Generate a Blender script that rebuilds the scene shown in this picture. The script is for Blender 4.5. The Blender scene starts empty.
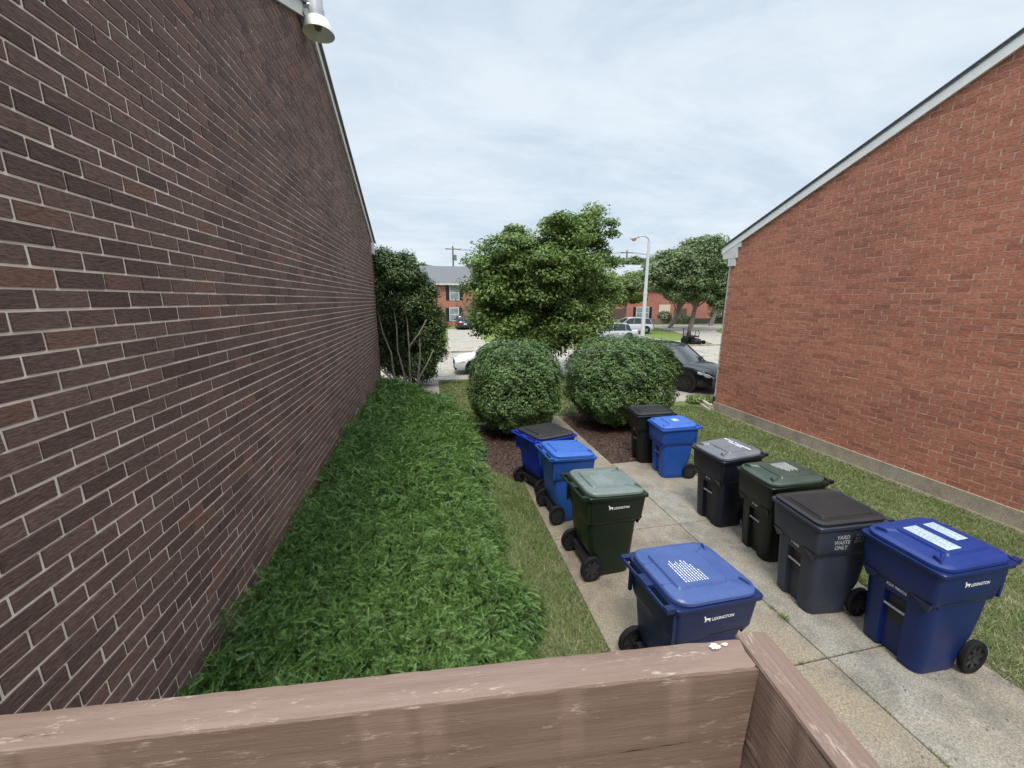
import bpy, bmesh, math, random
import numpy as np
from mathutils import Vector, Matrix
random.seed(7); rng = np.random.default_rng(7)
SC = bpy.context.scene; COL = SC.collection
R = math.radians; PI = math.pi

# ------------------------------------------------------------------ helpers
class MB:
    """collects vertices and faces; built as one mesh object"""
    def __init__(s): s.v = []; s.f = []; s.m = []
    def add(s, vs, fs, m=0):
        k = len(s.v); s.v += [tuple(v) for v in vs]
        for f in fs: s.f.append(tuple(i + k for i in f)); s.m.append(m)
    def box(s, x0, x1, y0, y1, z0, z1, m=0):
        s.add([(x0,y0,z0),(x1,y0,z0),(x1,y1,z0),(x0,y1,z0),(x0,y0,z1),(x1,y0,z1),(x1,y1,z1),(x0,y1,z1)],
              [(0,3,2,1),(4,5,6,7),(0,1,5,4),(1,2,6,5),(2,3,7,6),(3,0,4,7)], m)
    def prism(s, pts, z0, z1, m=0):
        n = len(pts)
        s.add([(p[0],p[1],z0) for p in pts] + [(p[0],p[1],z1) for p in pts],
              [tuple(range(n-1,-1,-1)), tuple(range(n,2*n))] + [(i,(i+1)%n,n+(i+1)%n,n+i) for i in range(n)], m)
    def xprism(s, pts, x0, x1, m=0):   # polygon in (y,z) pushed along x
        n = len(pts)
        s.add([(x0,p[0],p[1]) for p in pts] + [(x1,p[0],p[1]) for p in pts],
              [tuple(range(n-1,-1,-1)), tuple(range(n,2*n))] + [(i,(i+1)%n,n+(i+1)%n,n+i) for i in range(n)], m)
    def loft(s, rings, m=0, cap0=True, cap1=True):
        n = len(rings[0]); k = len(rings); vs = [p for r in rings for p in r]; fs = []
        for a in range(k-1):
            for i in range(n): fs.append((a*n+i, a*n+(i+1)%n, (a+1)*n+(i+1)%n, (a+1)*n+i))
        if cap0: fs.append(tuple(range(n-1,-1,-1)))
        if cap1: fs.append(tuple((k-1)*n+i for i in range(n)))
        s.add(vs, fs, m)
    def tube(s, pts, rad, n=8, m=0):
        pts = [Vector(p) for p in pts]
        if not hasattr(rad, '__len__'): rad = [rad]*len(pts)
        rings = []; prev = None
        for i, p in enumerate(pts):
            d = (pts[min(i+1,len(pts)-1)] - pts[max(i-1,0)]).normalized()
            a = d.orthogonal().normalized() if prev is None else (prev - d*prev.dot(d)).normalized()
            prev = a; b = d.cross(a)
            rings.append([p + (a*math.cos(t)+b*math.sin(t))*rad[i] for t in [2*PI*j/n for j in range(n)]])
        s.loft(rings, m)
    def disc(s, c, axis, r, t, n=24, m=0, r2=None):
        c = Vector(c); ax = Vector(axis).normalized()
        s.tube([c-ax*t/2, c+ax*t/2], [r, r2 if r2 else r], n, m)
    def lathe(s, prof, c=(0,0,0), n=24, m=0, axis='z', ring=False):
        if ring: prof = list(prof)+[prof[0]]
        rings = []
        for r_, z in prof:
            ring_ = []
            for j in range(n):
                t = 2*PI*j/n; x, y = r_*math.cos(t), r_*math.sin(t)
                q = (x,y,z) if axis == 'z' else (x,z,-y)
                ring_.append((q[0]+c[0], q[1]+c[1], q[2]+c[2]))
            rings.append(ring_)
        s.loft(rings, m, not ring, not ring)
    def mesh(s, name, mats, smooth=None):
        me = bpy.data.meshes.new(name); me.from_pydata(s.v, [], s.f); me.update()
        for m_ in (mats if isinstance(mats, (list, tuple)) else [mats]): me.materials.append(m_)
        if any(s.m): me.polygons.foreach_set('material_index', s.m)
        bm = bmesh.new(); bm.from_mesh(me)
        bmesh.ops.recalc_face_normals(bm, faces=bm.faces)
        if smooth is not None:
            for f in bm.faces: f.smooth = True
            for e in bm.edges:
                e.smooth = not (len(e.link_faces) == 2 and e.calc_face_angle(0) > R(smooth))
        bm.to_mesh(me); bm.free(); me.update()
        return me
    def build(s, name, mats, parent=None, smooth=None, loc=None):
        return link(name, s.mesh(name, mats, smooth), parent, loc)

def link(name, me, parent=None, loc=None):
    o = bpy.data.objects.new(name, me); COL.objects.link(o)
    if parent: o.parent = parent
    if loc: o.location = loc
    return o
def tag(o, label=None, cat=None, group=None, kind=None):
    for k, v in (('label',label),('category',cat),('group',group),('kind',kind)):
        if v: o[k] = v
    return o
def thing(name, label, cat, loc=(0,0,0), rz=0, group=None):
    o = bpy.data.objects.new(name, None); COL.objects.link(o); o.empty_display_size = .2
    o.location = loc; o.rotation_euler = (0,0,rz)
    return tag(o, label, cat, group)
def fast_mesh(name, V, n, mat, nper=4):
    """V: (n*nper,3) array, polygons of nper consecutive vertices"""
    me = bpy.data.meshes.new(name); me.vertices.add(n*nper)
    me.vertices.foreach_set('co', V.astype(np.float32).ravel())
    me.loops.add(n*nper); me.loops.foreach_set('vertex_index', np.arange(n*nper, dtype=np.int32))
    me.polygons.add(n); me.polygons.foreach_set('loop_start', np.arange(0, n*nper, nper, dtype=np.int32))
    me.polygons.foreach_set('loop_total', np.full(n, nper, dtype=np.int32))
    me.update(calc_edges=True); me.materials.append(mat); return me

# ------------------------------------------------------------------ materials
class NT:
    def __init__(s, name):
        s.mat = bpy.data.materials.new(name); s.mat.use_nodes = True; s.t = s.mat.node_tree
        s.b = s.t.nodes['Principled BSDF']
    def n(s, ty, **kw):
        nd = s.t.nodes.new(ty)
        for k, v in kw.items(): setattr(nd, k, v)
        return nd
    def l(s, a, b): s.t.links.new(a, b)
    def coord(s, kind='Object'): return s.n('ShaderNodeTexCoord').outputs[kind]
    def noise(s, scale, detail=4, rough=.6, vec=None, stretch=None):
        nd = s.n('ShaderNodeTexNoise'); nd.inputs['Scale'].default_value = scale
        nd.inputs['Detail'].default_value = detail; nd.inputs['Roughness'].default_value = rough
        v = vec if vec is not None else s.coord()
        if stretch:
            mp = s.n('ShaderNodeMapping'); mp.inputs['Scale'].default_value = stretch; s.l(v, mp.inputs['Vector']); v = mp.outputs[0]
        s.l(v, nd.inputs['Vector']); return nd.outputs['Fac']
    def ramp(s, fac, stops):
        nd = s.n('ShaderNodeValToRGB'); e = nd.color_ramp.elements
        while len(e) < len(stops): e.new(.5)
        for i, (p, c) in enumerate(stops):
            e[i].position = p; e[i].color = (*c, 1) if len(c) == 3 else c
        s.l(fac, nd.inputs['Fac']); return nd.outputs['Color']
    def mix(s, fac, a, b, mode='MIX'):
        nd = s.n('ShaderNodeMix', data_type='RGBA', blend_type=mode)
        for i, v in ((0, fac), (6, a), (7, b)):
            if hasattr(v, 'is_linked'): s.l(v, nd.inputs[i])
            elif i == 0: nd.inputs[0].default_value = v
            else: nd.inputs[i].default_value = (*v, 1)
        return nd.outputs[2]
    def math(s, op, a, b=0.0, c=None):
        nd = s.n('ShaderNodeMath', operation=op)
        for i, v in enumerate((a, b) if c is None else (a, b, c)):
            if hasattr(v, 'is_linked'): s.l(v, nd.inputs[i])
            else: nd.inputs[i].default_value = v
        return nd.outputs[0]
    def bump(s, h, strength=.5, dist=.01):
        nd = s.n('ShaderNodeBump'); nd.inputs['Strength'].default_value = strength; nd.inputs['Distance'].default_value = dist
        s.l(h, nd.inputs['Height']); s.l(nd.outputs[0], s.b.inputs['Normal'])
    def col(s, v):
        if hasattr(v, 'is_linked'): s.l(v, s.b.inputs['Base Color'])
        else: s.b.inputs['Base Color'].default_value = (*v, 1)
    def set(s, **kw):
        for k, v in kw.items():
            k = k.replace('_', ' ')
            if hasattr(v, 'is_linked'): s.l(v, s.b.inputs[k])
            else: s.b.inputs[k].default_value = v
        return s.mat

def simple(name, c, rough=.6, var=.12, scale=8, metallic=0, bump=0, spec=.5):
    t = NT(name); f = t.noise(scale, 5)
    a = tuple(x*(1-var) for x in c); b = tuple(min(1, x*(1+var)) for x in c)
    t.col(t.ramp(f, [(.3, a), (.7, b)]))
    if bump: t.bump(t.noise(scale*6, 4), bump, .003)
    return t.set(Roughness=rough, Metallic=metallic, Specular_IOR_Level=spec)

def plastic(name, c, rough=.36, dirt=.4, dust=(.32,.30,.27), faded=None):
    t = NT(name)
    big = t.noise(3.2, 6, .65); fine = t.noise(38, 5, .7)
    base = t.mix(t.ramp(big, [(.35,(0,0,0)),(.7,(1,1,1))]), c, faded or tuple(x*1.2+.001 for x in c))
    drips = t.noise(5, 5, .7, stretch=(6,6,.7))
    d = t.math('MULTIPLY', t.ramp(t.math('MULTIPLY', drips, fine), [(.34,(0,0,0)),(.62,(.6,.6,.6))]), dirt)
    t.col(t.mix(d, base, dust))
    r = t.math('ADD', t.math('MULTIPLY', t.noise(9, 5), .22), rough-.08)
    t.bump(fine, .25, .0012)
    return t.set(Roughness=r, Specular_IOR_Level=.34)

def leaf_mat(name, stops, rough=.5, trans=.18, clump=None, spec=.35):
    """each leaf its own green; large soft variation over the plant"""
    t = NT(name); g = t.n('ShaderNodeNewGeometry')
    rnd = g.outputs['Random Per Island']
    big = t.noise(clump or 1.6, 3, .6)
    f = t.math('ADD', t.math('MULTIPLY', rnd, .6), t.math('MULTIPLY', big, .55))
    c = t.ramp(f, stops); t.col(c); t.set(Roughness=rough, Specular_IOR_Level=spec)
    tr = t.n('ShaderNodeBsdfTranslucent'); t.l(c, tr.inputs['Color'])
    mx = t.n('ShaderNodeMixShader'); mx.inputs[0].default_value = trans
    out = t.t.nodes['Material Output']
    t.l(t.b.outputs[0], mx.inputs[1]); t.l(tr.outputs[0], mx.inputs[2]); t.l(mx.outputs[0], out.inputs['Surface'])
    return t.mat

def brick_unit_mat(name, stops, rough=.85, grain=(3,4,15), gs=5, bump=1):
    t = NT(name); g = t.n('ShaderNodeNewGeometry')
    c = t.ramp(g.outputs['Random Per Island'], stops)
    gr = t.noise(gs, 5, .7, stretch=grain); sp = t.noise(30, 6, .75); blot = t.noise(.55, 4, .6)
    c2 = t.mix(t.ramp(gr, [(.35,(.55,.55,.55)),(.7,(1.2,1.2,1.2))]), c, c, 'MIX')
    m = t.n('ShaderNodeMix', data_type='RGBA', blend_type='MULTIPLY'); m.inputs[0].default_value = .75
    t.l(c, m.inputs[6]); t.l(t.ramp(gr, [(.32,(.45,.45,.45)),(.68,(1.45,1.45,1.45))]), m.inputs[7])
    m2 = t.n('ShaderNodeMix', data_type='RGBA', blend_type='MULTIPLY'); m2.inputs[0].default_value = .6
    t.l(m.outputs[2], m2.inputs[6]); t.l(t.ramp(blot, [(.3,(.7,.7,.72)),(.7,(1.25,1.22,1.2))]), m2.inputs[7])
    t.col(m2.outputs[2])
    t.bump(t.math('ADD', gr, t.math('MULTIPLY', sp, .5)), bump, .010)
    return t.set(Roughness=rough, Specular_IOR_Level=.35)

M = {}
M['mortar_dark'] = simple('pale mortar', (.78,.69,.60), .95, .18, 9, bump=.6)
M['mortar_red'] = simple('sandy mortar', (.50,.37,.28), .95, .18, 9, bump=.6)
M['brick_dark'] = brick_unit_mat('dark brown brick', [(0,(.105,.064,.054)),(.3,(.138,.084,.070)),(.62,(.160,.098,.081)),(.88,(.175,.105,.086)),(.97,(.190,.100,.078)),(1,(.21,.108,.080))])
M['brick_red'] = brick_unit_mat('red brick', [(0,(.32,.118,.078)),(.2,(.385,.148,.096)),(.6,(.42,.163,.105)),(.9,(.45,.180,.117)),(1,(.35,.128,.083))], grain=(3,4,11), gs=5, bump=.5)
M['trim'] = simple('weathered white trim', (.62,.62,.60), .6, .1, 5)
M['gutter'] = simple('grey roof edge', (.16,.17,.165), .6, .15, 5)
M['shingle'] = simple('grey shingles', (.13,.13,.14), .9, .3, 14, bump=.8)
M['white'] = simple('white paint', (.75,.75,.74), .5, .06, 6)
M['black'] = simple('black plastic', (.008,.008,.009), .5, .3, 20)
M['tyre'] = simple('black rubber', (.009,.009,.010), .75, .3, 25, spec=.25)
M['steel'] = simple('galvanised steel', (.5,.51,.52), .35, .15, 12, metallic=.8)
M['bark'] = simple('grey bark', (.17,.145,.12), .9, .35, 9, bump=.9)
M['bark_pale'] = simple('pale smooth bark', (.22,.19,.16), .85, .3, 9, bump=.6)
M['soil'] = simple('dry soil', (.19,.155,.115), .98, .35, 14, bump=.9)

def brick_far(name):
    t = NT(name); co = t.coord(); sx = t.n('ShaderNodeSeparateXYZ'); t.l(co, sx.inputs[0])
    cb = t.n('ShaderNodeCombineXYZ'); t.l(t.math('ADD', sx.outputs[0], sx.outputs[1]), cb.inputs[0]); t.l(sx.outputs[2], cb.inputs[1])
    b = t.n('ShaderNodeTexBrick'); t.l(cb.outputs[0], b.inputs['Vector'])
    for k, v in (('Scale',1),('Brick Width',.3),('Row Height',.104),('Mortar Size',.008)): b.inputs[k].default_value = v
    b.inputs['Color1'].default_value = (.42,.13,.085,1); b.inputs['Color2'].default_value = (.30,.085,.06,1); b.inputs['Mortar'].default_value = (.45,.36,.29,1)
    t.col(b.outputs['Color']); t.bump(b.outputs['Fac'], -.4, .006)
    return t.set(Roughness=.9)
M['brick_far'] = brick_far('red brick coursing')

def concrete(name, c, joints=False, rust=True):
    t = NT(name); big = t.noise(.7, 5, .65); mid = t.noise(4.5, 6, .7); ag = t.noise(55, 3, .8); sp = t.noise(150, 2, .7)
    stain = t.noise(1.3, 6, .75)
    dark = tuple(x*.62 for x in c); lite = tuple(min(1, x*1.3) for x in c)
    base = t.ramp(mid, [(.3, tuple(x*.8 for x in c)), (.7, lite)])
    base = t.mix(t.ramp(big, [(.38,(0,0,0)),(.62,(.65,.65,.65))]), base, tuple(x*f for x, f in zip(c, (1.12,1.0,.8))))
    base = t.mix(t.ramp(stain, [(.50,(0,0,0)),(.68,(1,1,1))]), base, dark)
    m = t.n('ShaderNodeMix', data_type='RGBA', blend_type='MULTIPLY'); m.inputs[0].default_value = .85
    t.l(base, m.inputs[6]); t.l(t.ramp(t.math('ADD', t.math('MULTIPLY', ag, .6), t.math('MULTIPLY', sp, .4)), [(.4,(.5,.49,.47)),(.5,(.95,.95,.95)),(.62,(1.5,1.48,1.42))]), m.inputs[7])
    t.col(m.outputs[2]); t.bump(t.math('ADD', ag, mid), .5, .004)
    return t.set(Roughness=.92, Specular_IOR_Level=.25)
M['concrete'] = concrete('exposed aggregate concrete', (.235,.218,.19))
M['concrete_b'] = concrete('browner aggregate concrete', (.215,.19,.155))
M['road'] = concrete('pale road concrete', (.31,.295,.27))
M['found'] = concrete('foundation concrete', (.32,.285,.235))

def lawn_mat():
    t = NT('lawn ground'); a = t.noise(1.1, 5, .7); b = t.noise(26, 5, .75)
    g = t.ramp(b, [(.3,(.060,.075,.028)),(.5,(.12,.15,.05)),(.7,(.21,.22,.10))])
    d = t.ramp(b, [(.3,(.12,.10,.065)),(.7,(.28,.25,.16))])
    t.col(t.mix(t.ramp(a, [(.42,(0,0,0)),(.62,(.9,.9,.9))]), g, d)); t.bump(b, 1, .03)
    return t.set(Roughness=.98, Specular_IOR_Level=.1)
M['lawn'] = lawn_mat()
def far_lawn():
    t = NT('far lawn'); b = t.noise(9, 6, .8); a = t.noise(.5, 4)
    t.col(t.mix(a, t.ramp(b, [(.3,(.07,.12,.025)),(.7,(.16,.23,.06))]), t.ramp(b, [(.3,(.11,.14,.04)),(.7,(.20,.24,.08))]))); t.bump(b, 1, .05)
    return t.set(Roughness=.98, Specular_IOR_Level=.1)
M['far_lawn'] = far_lawn()
M['mulch'] = simple('brown mulch', (.060,.036,.027), .98, .6, 45, bump=1)

def wood(name='weathered brown painted wood', st=(.55,9,9), ck=.312, bs=.6):
    t = NT(name); co = t.coord()
    grain = t.noise(9, 7, .62, stretch=st); fine = t.noise(60, 6, .8, stretch=(1,9,9)); blot = t.noise(7, 5, .65)
    w = t.n('ShaderNodeTexNoise'); w.inputs['Scale'].default_value = 26; w.inputs['Detail'].default_value = 8; w.inputs['Roughness'].default_value = .8
    mp = t.n('ShaderNodeMapping'); mp.inputs['Scale'].default_value = (.45,1.6,1.6); t.l(co, mp.inputs[0]); t.l(mp.outputs[0], w.inputs['Vector'])
    paint = t.ramp(grain, [(.3,(.155,.098,.072)),(.5,(.190,.124,.094)),(.72,(.23,.158,.124))])
    paint = t.mix(t.ramp(blot, [(.4,(0,0,0)),(.7,(.25,.25,.25))]), paint, (.24,.165,.13))
    wear = t.ramp(t.math('MULTIPLY', w.outputs['Fac'], t.math('ADD', fine, .35)), [(.50,(0,0,0)),(.57,(1,1,1))])
    c = t.mix(t.math('MULTIPLY', wear, .75), paint, (.44,.35,.29))
    crack = t.ramp(grain, [(ck-.012,(1,1,1)),(ck,(0,0,0))])
    c = t.mix(crack, c, (.035,.024,.02)); t.col(c)
    h = t.math('ADD', t.math('MULTIPLY', grain, 1.0), t.math('ADD', t.math('MULTIPLY', fine, .5), t.math('MULTIPLY', crack, -.6)))
    t.bump(h, bs, .0022)
    return t.set(Roughness=.5, Specular_IOR_Level=.4)
M['wood'] = wood(); M['wood_grooved'] = wood('grooved brown painted wood', (.25,24,24), .375, .9)
M['deckwood'] = simple('brown deck boards', (.15,.10,.08), .7, .25, 12, bump=.4)
M['timber'] = simple('weathered landscape timber', (.36,.32,.24), .9, .25, 12, bump=.7)
M['glass'] = simple('window glass', (.05,.06,.07), .08, .1, 2)
M['chrome'] = simple('chrome', (.75,.76,.78), .15, .05, 2, metallic=1)
M['text'] = simple('white lettering', (.78,.79,.80), .5, .05, 10)
M['text_faint'] = simple('worn pale lettering', (.34,.35,.38), .6, .3, 60)
M['ink'] = simple('blue grey print', (.14,.18,.24), .5, .2, 60)
M['sticker'] = simple('pale label', (.40,.47,.50), .45, .25, 60)

# ------------------------------------------------------------------ world, sun, camera
SUN_EL, SUN_AZ = R(58), R(200)   # azimuth measured from +Y towards +X
w = bpy.data.worlds.new('World'); SC.world = w; w.use_nodes = True; nt = w.node_tree
bg = nt.nodes['Background']; bg.inputs['Strength'].default_value = .10
sky = nt.nodes.new('ShaderNodeTexSky'); sky.sky_type = 'NISHITA'; sky.sun_disc = False
sky.sun_elevation = SUN_EL; sky.sun_rotation = SUN_AZ; sky.air_density = 1.0; sky.dust_density = 2.5
tc = nt.nodes.new('ShaderNodeTexCoord'); sp = nt.nodes.new('ShaderNodeSeparateXYZ'); nt.links.new(tc.outputs['Generated'], sp.inputs[0])
def wm(op, a, b=0.0):
    nd = nt.nodes.new('ShaderNodeMath'); nd.operation = op
    for i, v in enumerate((a, b)):
        if hasattr(v, 'is_linked'): nt.links.new(v, nd.inputs[i])
        else: nd.inputs[i].default_value = v
    return nd.outputs[0]
zz = wm('ADD', wm('MAXIMUM', sp.outputs[2], 0.0), .16)           # cloud layer seen in perspective
cb = nt.nodes.new('ShaderNodeCombineXYZ'); nt.links.new(wm('DIVIDE', sp.outputs[0], zz), cb.inputs[0]); nt.links.new(wm('DIVIDE', sp.outputs[1], zz), cb.inputs[1])
mp = nt.nodes.new('ShaderNodeMapping'); mp.inputs['Scale'].default_value = (.55,.95,1); mp.inputs['Rotation'].default_value = (0,0,R(-38)); mp.inputs['Location'].default_value = (3.1,1.7,0)
nt.links.new(cb.outputs[0], mp.inputs[0])
def wn(scale, detail, rough, dist=0):
    n = nt.nodes.new('ShaderNodeTexNoise'); n.inputs['Scale'].default_value = scale; n.inputs['Detail'].default_value = detail
    n.inputs['Roughness'].default_value = rough; n.inputs['Distortion'].default_value = dist; nt.links.new(mp.outputs[0], n.inputs['Vector']); return n.outputs['Fac']
cl = wm('ADD', wm('MULTIPLY', wn(1.1, 10, .6, .9), .68), wm('MULTIPLY', wn(4.2, 9, .68, .6), .32))
rp = nt.nodes.new('ShaderNodeValToRGB'); e = rp.color_ramp.elements
e[0].position = .40; e[0].color = (3.95,4.6,5.3,1); e[1].position = .60; e[1].color = (5.0,5.5,5.95,1)
k = e.new(.49); k.color = (4.45,5.05,5.65,1)
nt.links.new(cl, rp.inputs['Fac'])
mxs = nt.nodes.new('ShaderNodeMix'); mxs.data_type = 'RGBA'; mxs.inputs[0].default_value = .93
zr = nt.nodes.new('ShaderNodeMapRange'); nt.links.new(sp.outputs[2], zr.inputs['Value'])
for k_, v_ in (('From Min',.60),('From Max',1.0),('To Min',.90),('To Max',3.9)): zr.inputs[k_].default_value = v_
zr.interpolation_type = 'LINEAR'
nt.links.new(wm('MULTIPLY', zr.outputs[0], .098), bg.inputs['Strength'])
nt.links.new(sky.outputs[0], mxs.inputs[6]); nt.links.new(rp.outputs[0], mxs.inputs[7]); nt.links.new(mxs.outputs[2], bg.inputs['Color'])
ld = bpy.data.lights.new('sun', 'SUN'); ld.energy = 1.5; ld.angle = R(14); ld.color = (1,.93,.83)
so = bpy.data.objects.new('sun', ld); COL.objects.link(so)
sd = Vector((math.sin(SUN_AZ)*math.cos(SUN_EL), math.cos(SUN_AZ)*math.cos(SUN_EL), math.sin(SUN_EL)))
so.rotation_euler = sd.to_track_quat('Z', 'Y').to_euler(); so.location = sd*60

H = 3.4; FPX = 385.0
vp = Vector((430-512, 384-300, -FPX)).normalized(); th = math.atan(84/FPX)
U = Vector((0, math.cos(th), math.sin(th))); U = (U - vp*U.dot(vp)).normalized(); X = vp.cross(U)
cd = bpy.data.cameras.new('camera'); cam = bpy.data.objects.new('camera', cd); COL.objects.link(cam); SC.camera = cam
cam.matrix_world = Matrix.Translation((0,0,H)) @ Matrix((X, vp, U)).to_4x4()
cd.sensor_width = 36; cd.lens = 36*FPX/1024; cd.clip_start = .02; cd.clip_end = 2000
SC.view_settings.view_transform = 'Standard'; SC.view_settings.look = 'None'; SC.view_settings.exposure = 0.92; SC.view_settings.gamma = 1
SC.cycles.max_bounces = 6; SC.cycles.transparent_max_bounces = 4

# ------------------------------------------------------------------ ground, paving, road
def sheet(name, pts, z, mat, t=None):
    m = MB()
    if t: m.prism(pts, z-t, z)
    else: m.add([(p[0],p[1],z) for p in pts], [tuple(range(len(pts)))])
    return tag(m.build(name, mat), kind='structure')
def rect(x0, x1, y0, y1): return [(x0,y0),(x1,y0),(x1,y1),(x0,y1)]
m = MB(); xs = [-600,-40,-12,-4,-1.9,0,2,5,9,14,40,600]; ys = [-300,-30,-6,0,3,6,9,12,15,17.32]
for i in range(len(xs)-1):
    for j in range(len(ys)-1):
        m.add([(xs[i],ys[j],0),(xs[i+1],ys[j],0),(xs[i+1],ys[j+1],0),(xs[i],ys[j+1],0)], [(0,1,2,3)])
tag(m.build('lawn', M['lawn']), kind='structure')
sheet('far_lawn', rect(-600,600,26.1,900), 0, M['far_lawn'])
# aggregate driveway in slabs with open joints
def slabs(name, rects, mat, z=.035):
    m = MB()
    for (x0,x1,y0,y1) in rects:
        g = .006; b = .008
        a = [(x0+g,y0+g),(x1-g,y0+g),(x1-g,y1-g),(x0+g,y1-g)]; c = [(x0+g+b,y0+g+b),(x1-g-b,y0+g+b),(x1-g-b,y1-g-b),(x0+g+b,y1-g-b)]
        m.loft([[(*p,-.05) for p in a], [(*p,z-b) for p in a], [(*p,z) for p in c]], cap0=False)
    return tag(m.build(name, mat), kind='structure')
slabs('driveway', [(3.6,4.98,-3,.1),(3.6,4.98,.1,2.38),(3.6,4.98,2.38,4.7),(3.6,4.98,4.7,6.98)], M['concrete'])
slabs('driveway_lane', [(1.58,3.6,-3,.1),(1.58,3.6,.1,2.38),(1.58,3.6,2.38,4.7),(1.58,3.6,4.7,7.0)], M['concrete_b'])
slabs('garden_path', [(2.65,3.6,7.0,8.9),(2.65,3.6,8.9,10.9)], M['concrete_b'], .03)
slabs('front_path', [(-.75,.2,11.2,13.2),(-.75,.2,13.2,15.2),(-.75,.2,15.2,16.4)], M['road'], .03)
slabs('front_driveway', [(-5.5,-1.0,12.8,16.4)], M['road'], .02)
slabs('parking_pad', [(6.6,10.2,11.3,16.5),(10.2,14.0,11.3,16.5)], M['road'], .02)
slabs('near_sidewalk', [(x, x+3, 16.5, 17.3) for x in range(-30, 60, 3)], M['road'], .03)
slabs('road', [(x, x+6, 17.45, 26.0) for x in range(-120, 180, 6)], M['road'], -.06)
m = MB(); m.box(-120,180,17.3,17.45,-.1,.035); m.box(-120,180,26.0,26.16,-.1,.04)
tag(m.build('kerb', M['found']), kind='structure')
slabs('far_sidewalk', [(x, x+3, 27.9, 29.2) for x in range(-60, 90, 3)], M['road'], .02)
sheet('far_driveway', [(.9,26.16),(4.6,26.16),(4.1,29),(5.3,46.5),(1.9,46.5),(1.2,29)], .03, M['road'])
sheet('far_parking_pad', [(9.6,29.2),(19.5,29.2),(20.5,39.5),(11.2,39.5),(9.8,33)], .03, M['road'])
sheet('far_walkway', [(21.5,26.16),(24.6,26.16),(30.5,37),(38,44.5),(50,46.8),(50,48),(30,48.2),(28,47.2),(27.5,44),(26.0,38)], .03, M['road'])
# mulch beds and worn soil strip
def blobpoly(cx, cy, rx, ry, n=40, j=.07, seed=1):
    r_ = random.Random(seed)
    return [(cx+rx*math.cos(t)*(1+r_.uniform(-j,j)), cy+ry*math.sin(t)*(1+r_.uniform(-j,j))) for t in [2*PI*i/n for i in range(n)]]
sheet('mulch_bed', [(1.15,7.0),(1.6,6.55),(1.75,7.02),(2.64,7.05),(2.64,10.2),(1.9,10.4),(1.2,10.1),(1.0,9.0),(1.0,7.8)], .006, M['mulch'])
sheet('mulch_bed', [(3.62,7.02),(4.95,7.0),(5.7,7.6),(6.7,8.6),(6.9,10),(6.4,11),(4,11),(3.62,10.2)], .006, M['mulch'])
mm = MB(); r_ = random.Random(3); a = []; b = []
for i in range(60):
    y = -2+i*.21; a.append((8.36+r_.uniform(-.09,.09), y)); b.append((8.62, y))
mm.add([(p[0],p[1],.006) for p in a]+[(p[0],p[1],.006) for p in b], [(i,60+i,61+i,i+1) for i in range(59)])
tag(mm.build('bare_soil', M['soil']), kind='structure')

# loose mulch chips, grass
def rot_frames(n, tilt):   # random yaw + tilt -> local axes
    yaw = rng.uniform(0, 2*PI, n); t = rng.uniform(-tilt, tilt, n); t2 = rng.uniform(-tilt, tilt, n)
    ux = np.stack([np.cos(yaw)*np.cos(t), np.sin(yaw)*np.cos(t), np.sin(t)], 1)
    uy = np.stack([-np.sin(yaw)*np.cos(t2), np.cos(yaw)*np.cos(t2), np.sin(t2)], 1)
    return ux, uy
def inside(poly, x, y):
    c = np.zeros(len(x), bool); n = len(poly)
    for i in range(n):
        x1,y1 = poly[i]; x2,y2 = poly[(i+1)%n]
        k = ((y1 > y) != (y2 > y)) & (x < (x2-x1)*(y-y1)/((y2-y1) if y2 != y1 else 1e-9)+x1); c ^= k
    return c
def chips(name, poly, n, mat, size, label, z=.012):
    xs_ = [p[0] for p in poly]; ys_ = [p[1] for p in poly]
    x = rng.uniform(min(xs_), max(xs_), n*2); y = rng.uniform(min(ys_), max(ys_), n*2)
    k = inside(poly, x, y); x, y = x[k][:n], y[k][:n]; n = len(x)
    ux, uy = rot_frames(n, .7); L = rng.uniform(.4,1,n)[:,None]*size; W = L*rng.uniform(.2,.5,n)[:,None]
    c = np.stack([x, y, z+rng.uniform(0,.02,n)], 1)
    V = np.stack([c-ux*L-uy*W, c+ux*L-uy*W, c+ux*L+uy*W, c-ux*L+uy*W], 1).reshape(-1,3)
    return tag(link(name, fast_mesh(name, V, n, mat)), label, 'mulch', kind='stuff')
M['chip'] = leaf_mat('bark chips', [(0,(.022,.013,.010)),(.5,(.065,.038,.028)),(.85,(.13,.08,.06)),(1,(.22,.16,.12))], .9, 0)
chips('mulch_chips', [(1.15,7.0),(1.6,6.5),(1.75,7.02),(2.64,7.05),(2.64,10.2),(1.9,10.4),(1.2,10.1),(1.0,9.0),(1.0,7.8)], 6500, M['chip'], .028, 'brown bark chips under the rounded shrub behind the left bins')
chips('mulch_chips', [(3.62,7.02),(4.95,7.0),(5.7,7.6),(6.7,8.6),(6.9,10),(4,10.5),(3.62,10.2)], 8000, M['chip'], .028, 'brown bark chips under the rounded shrub behind the black bin')

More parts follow.
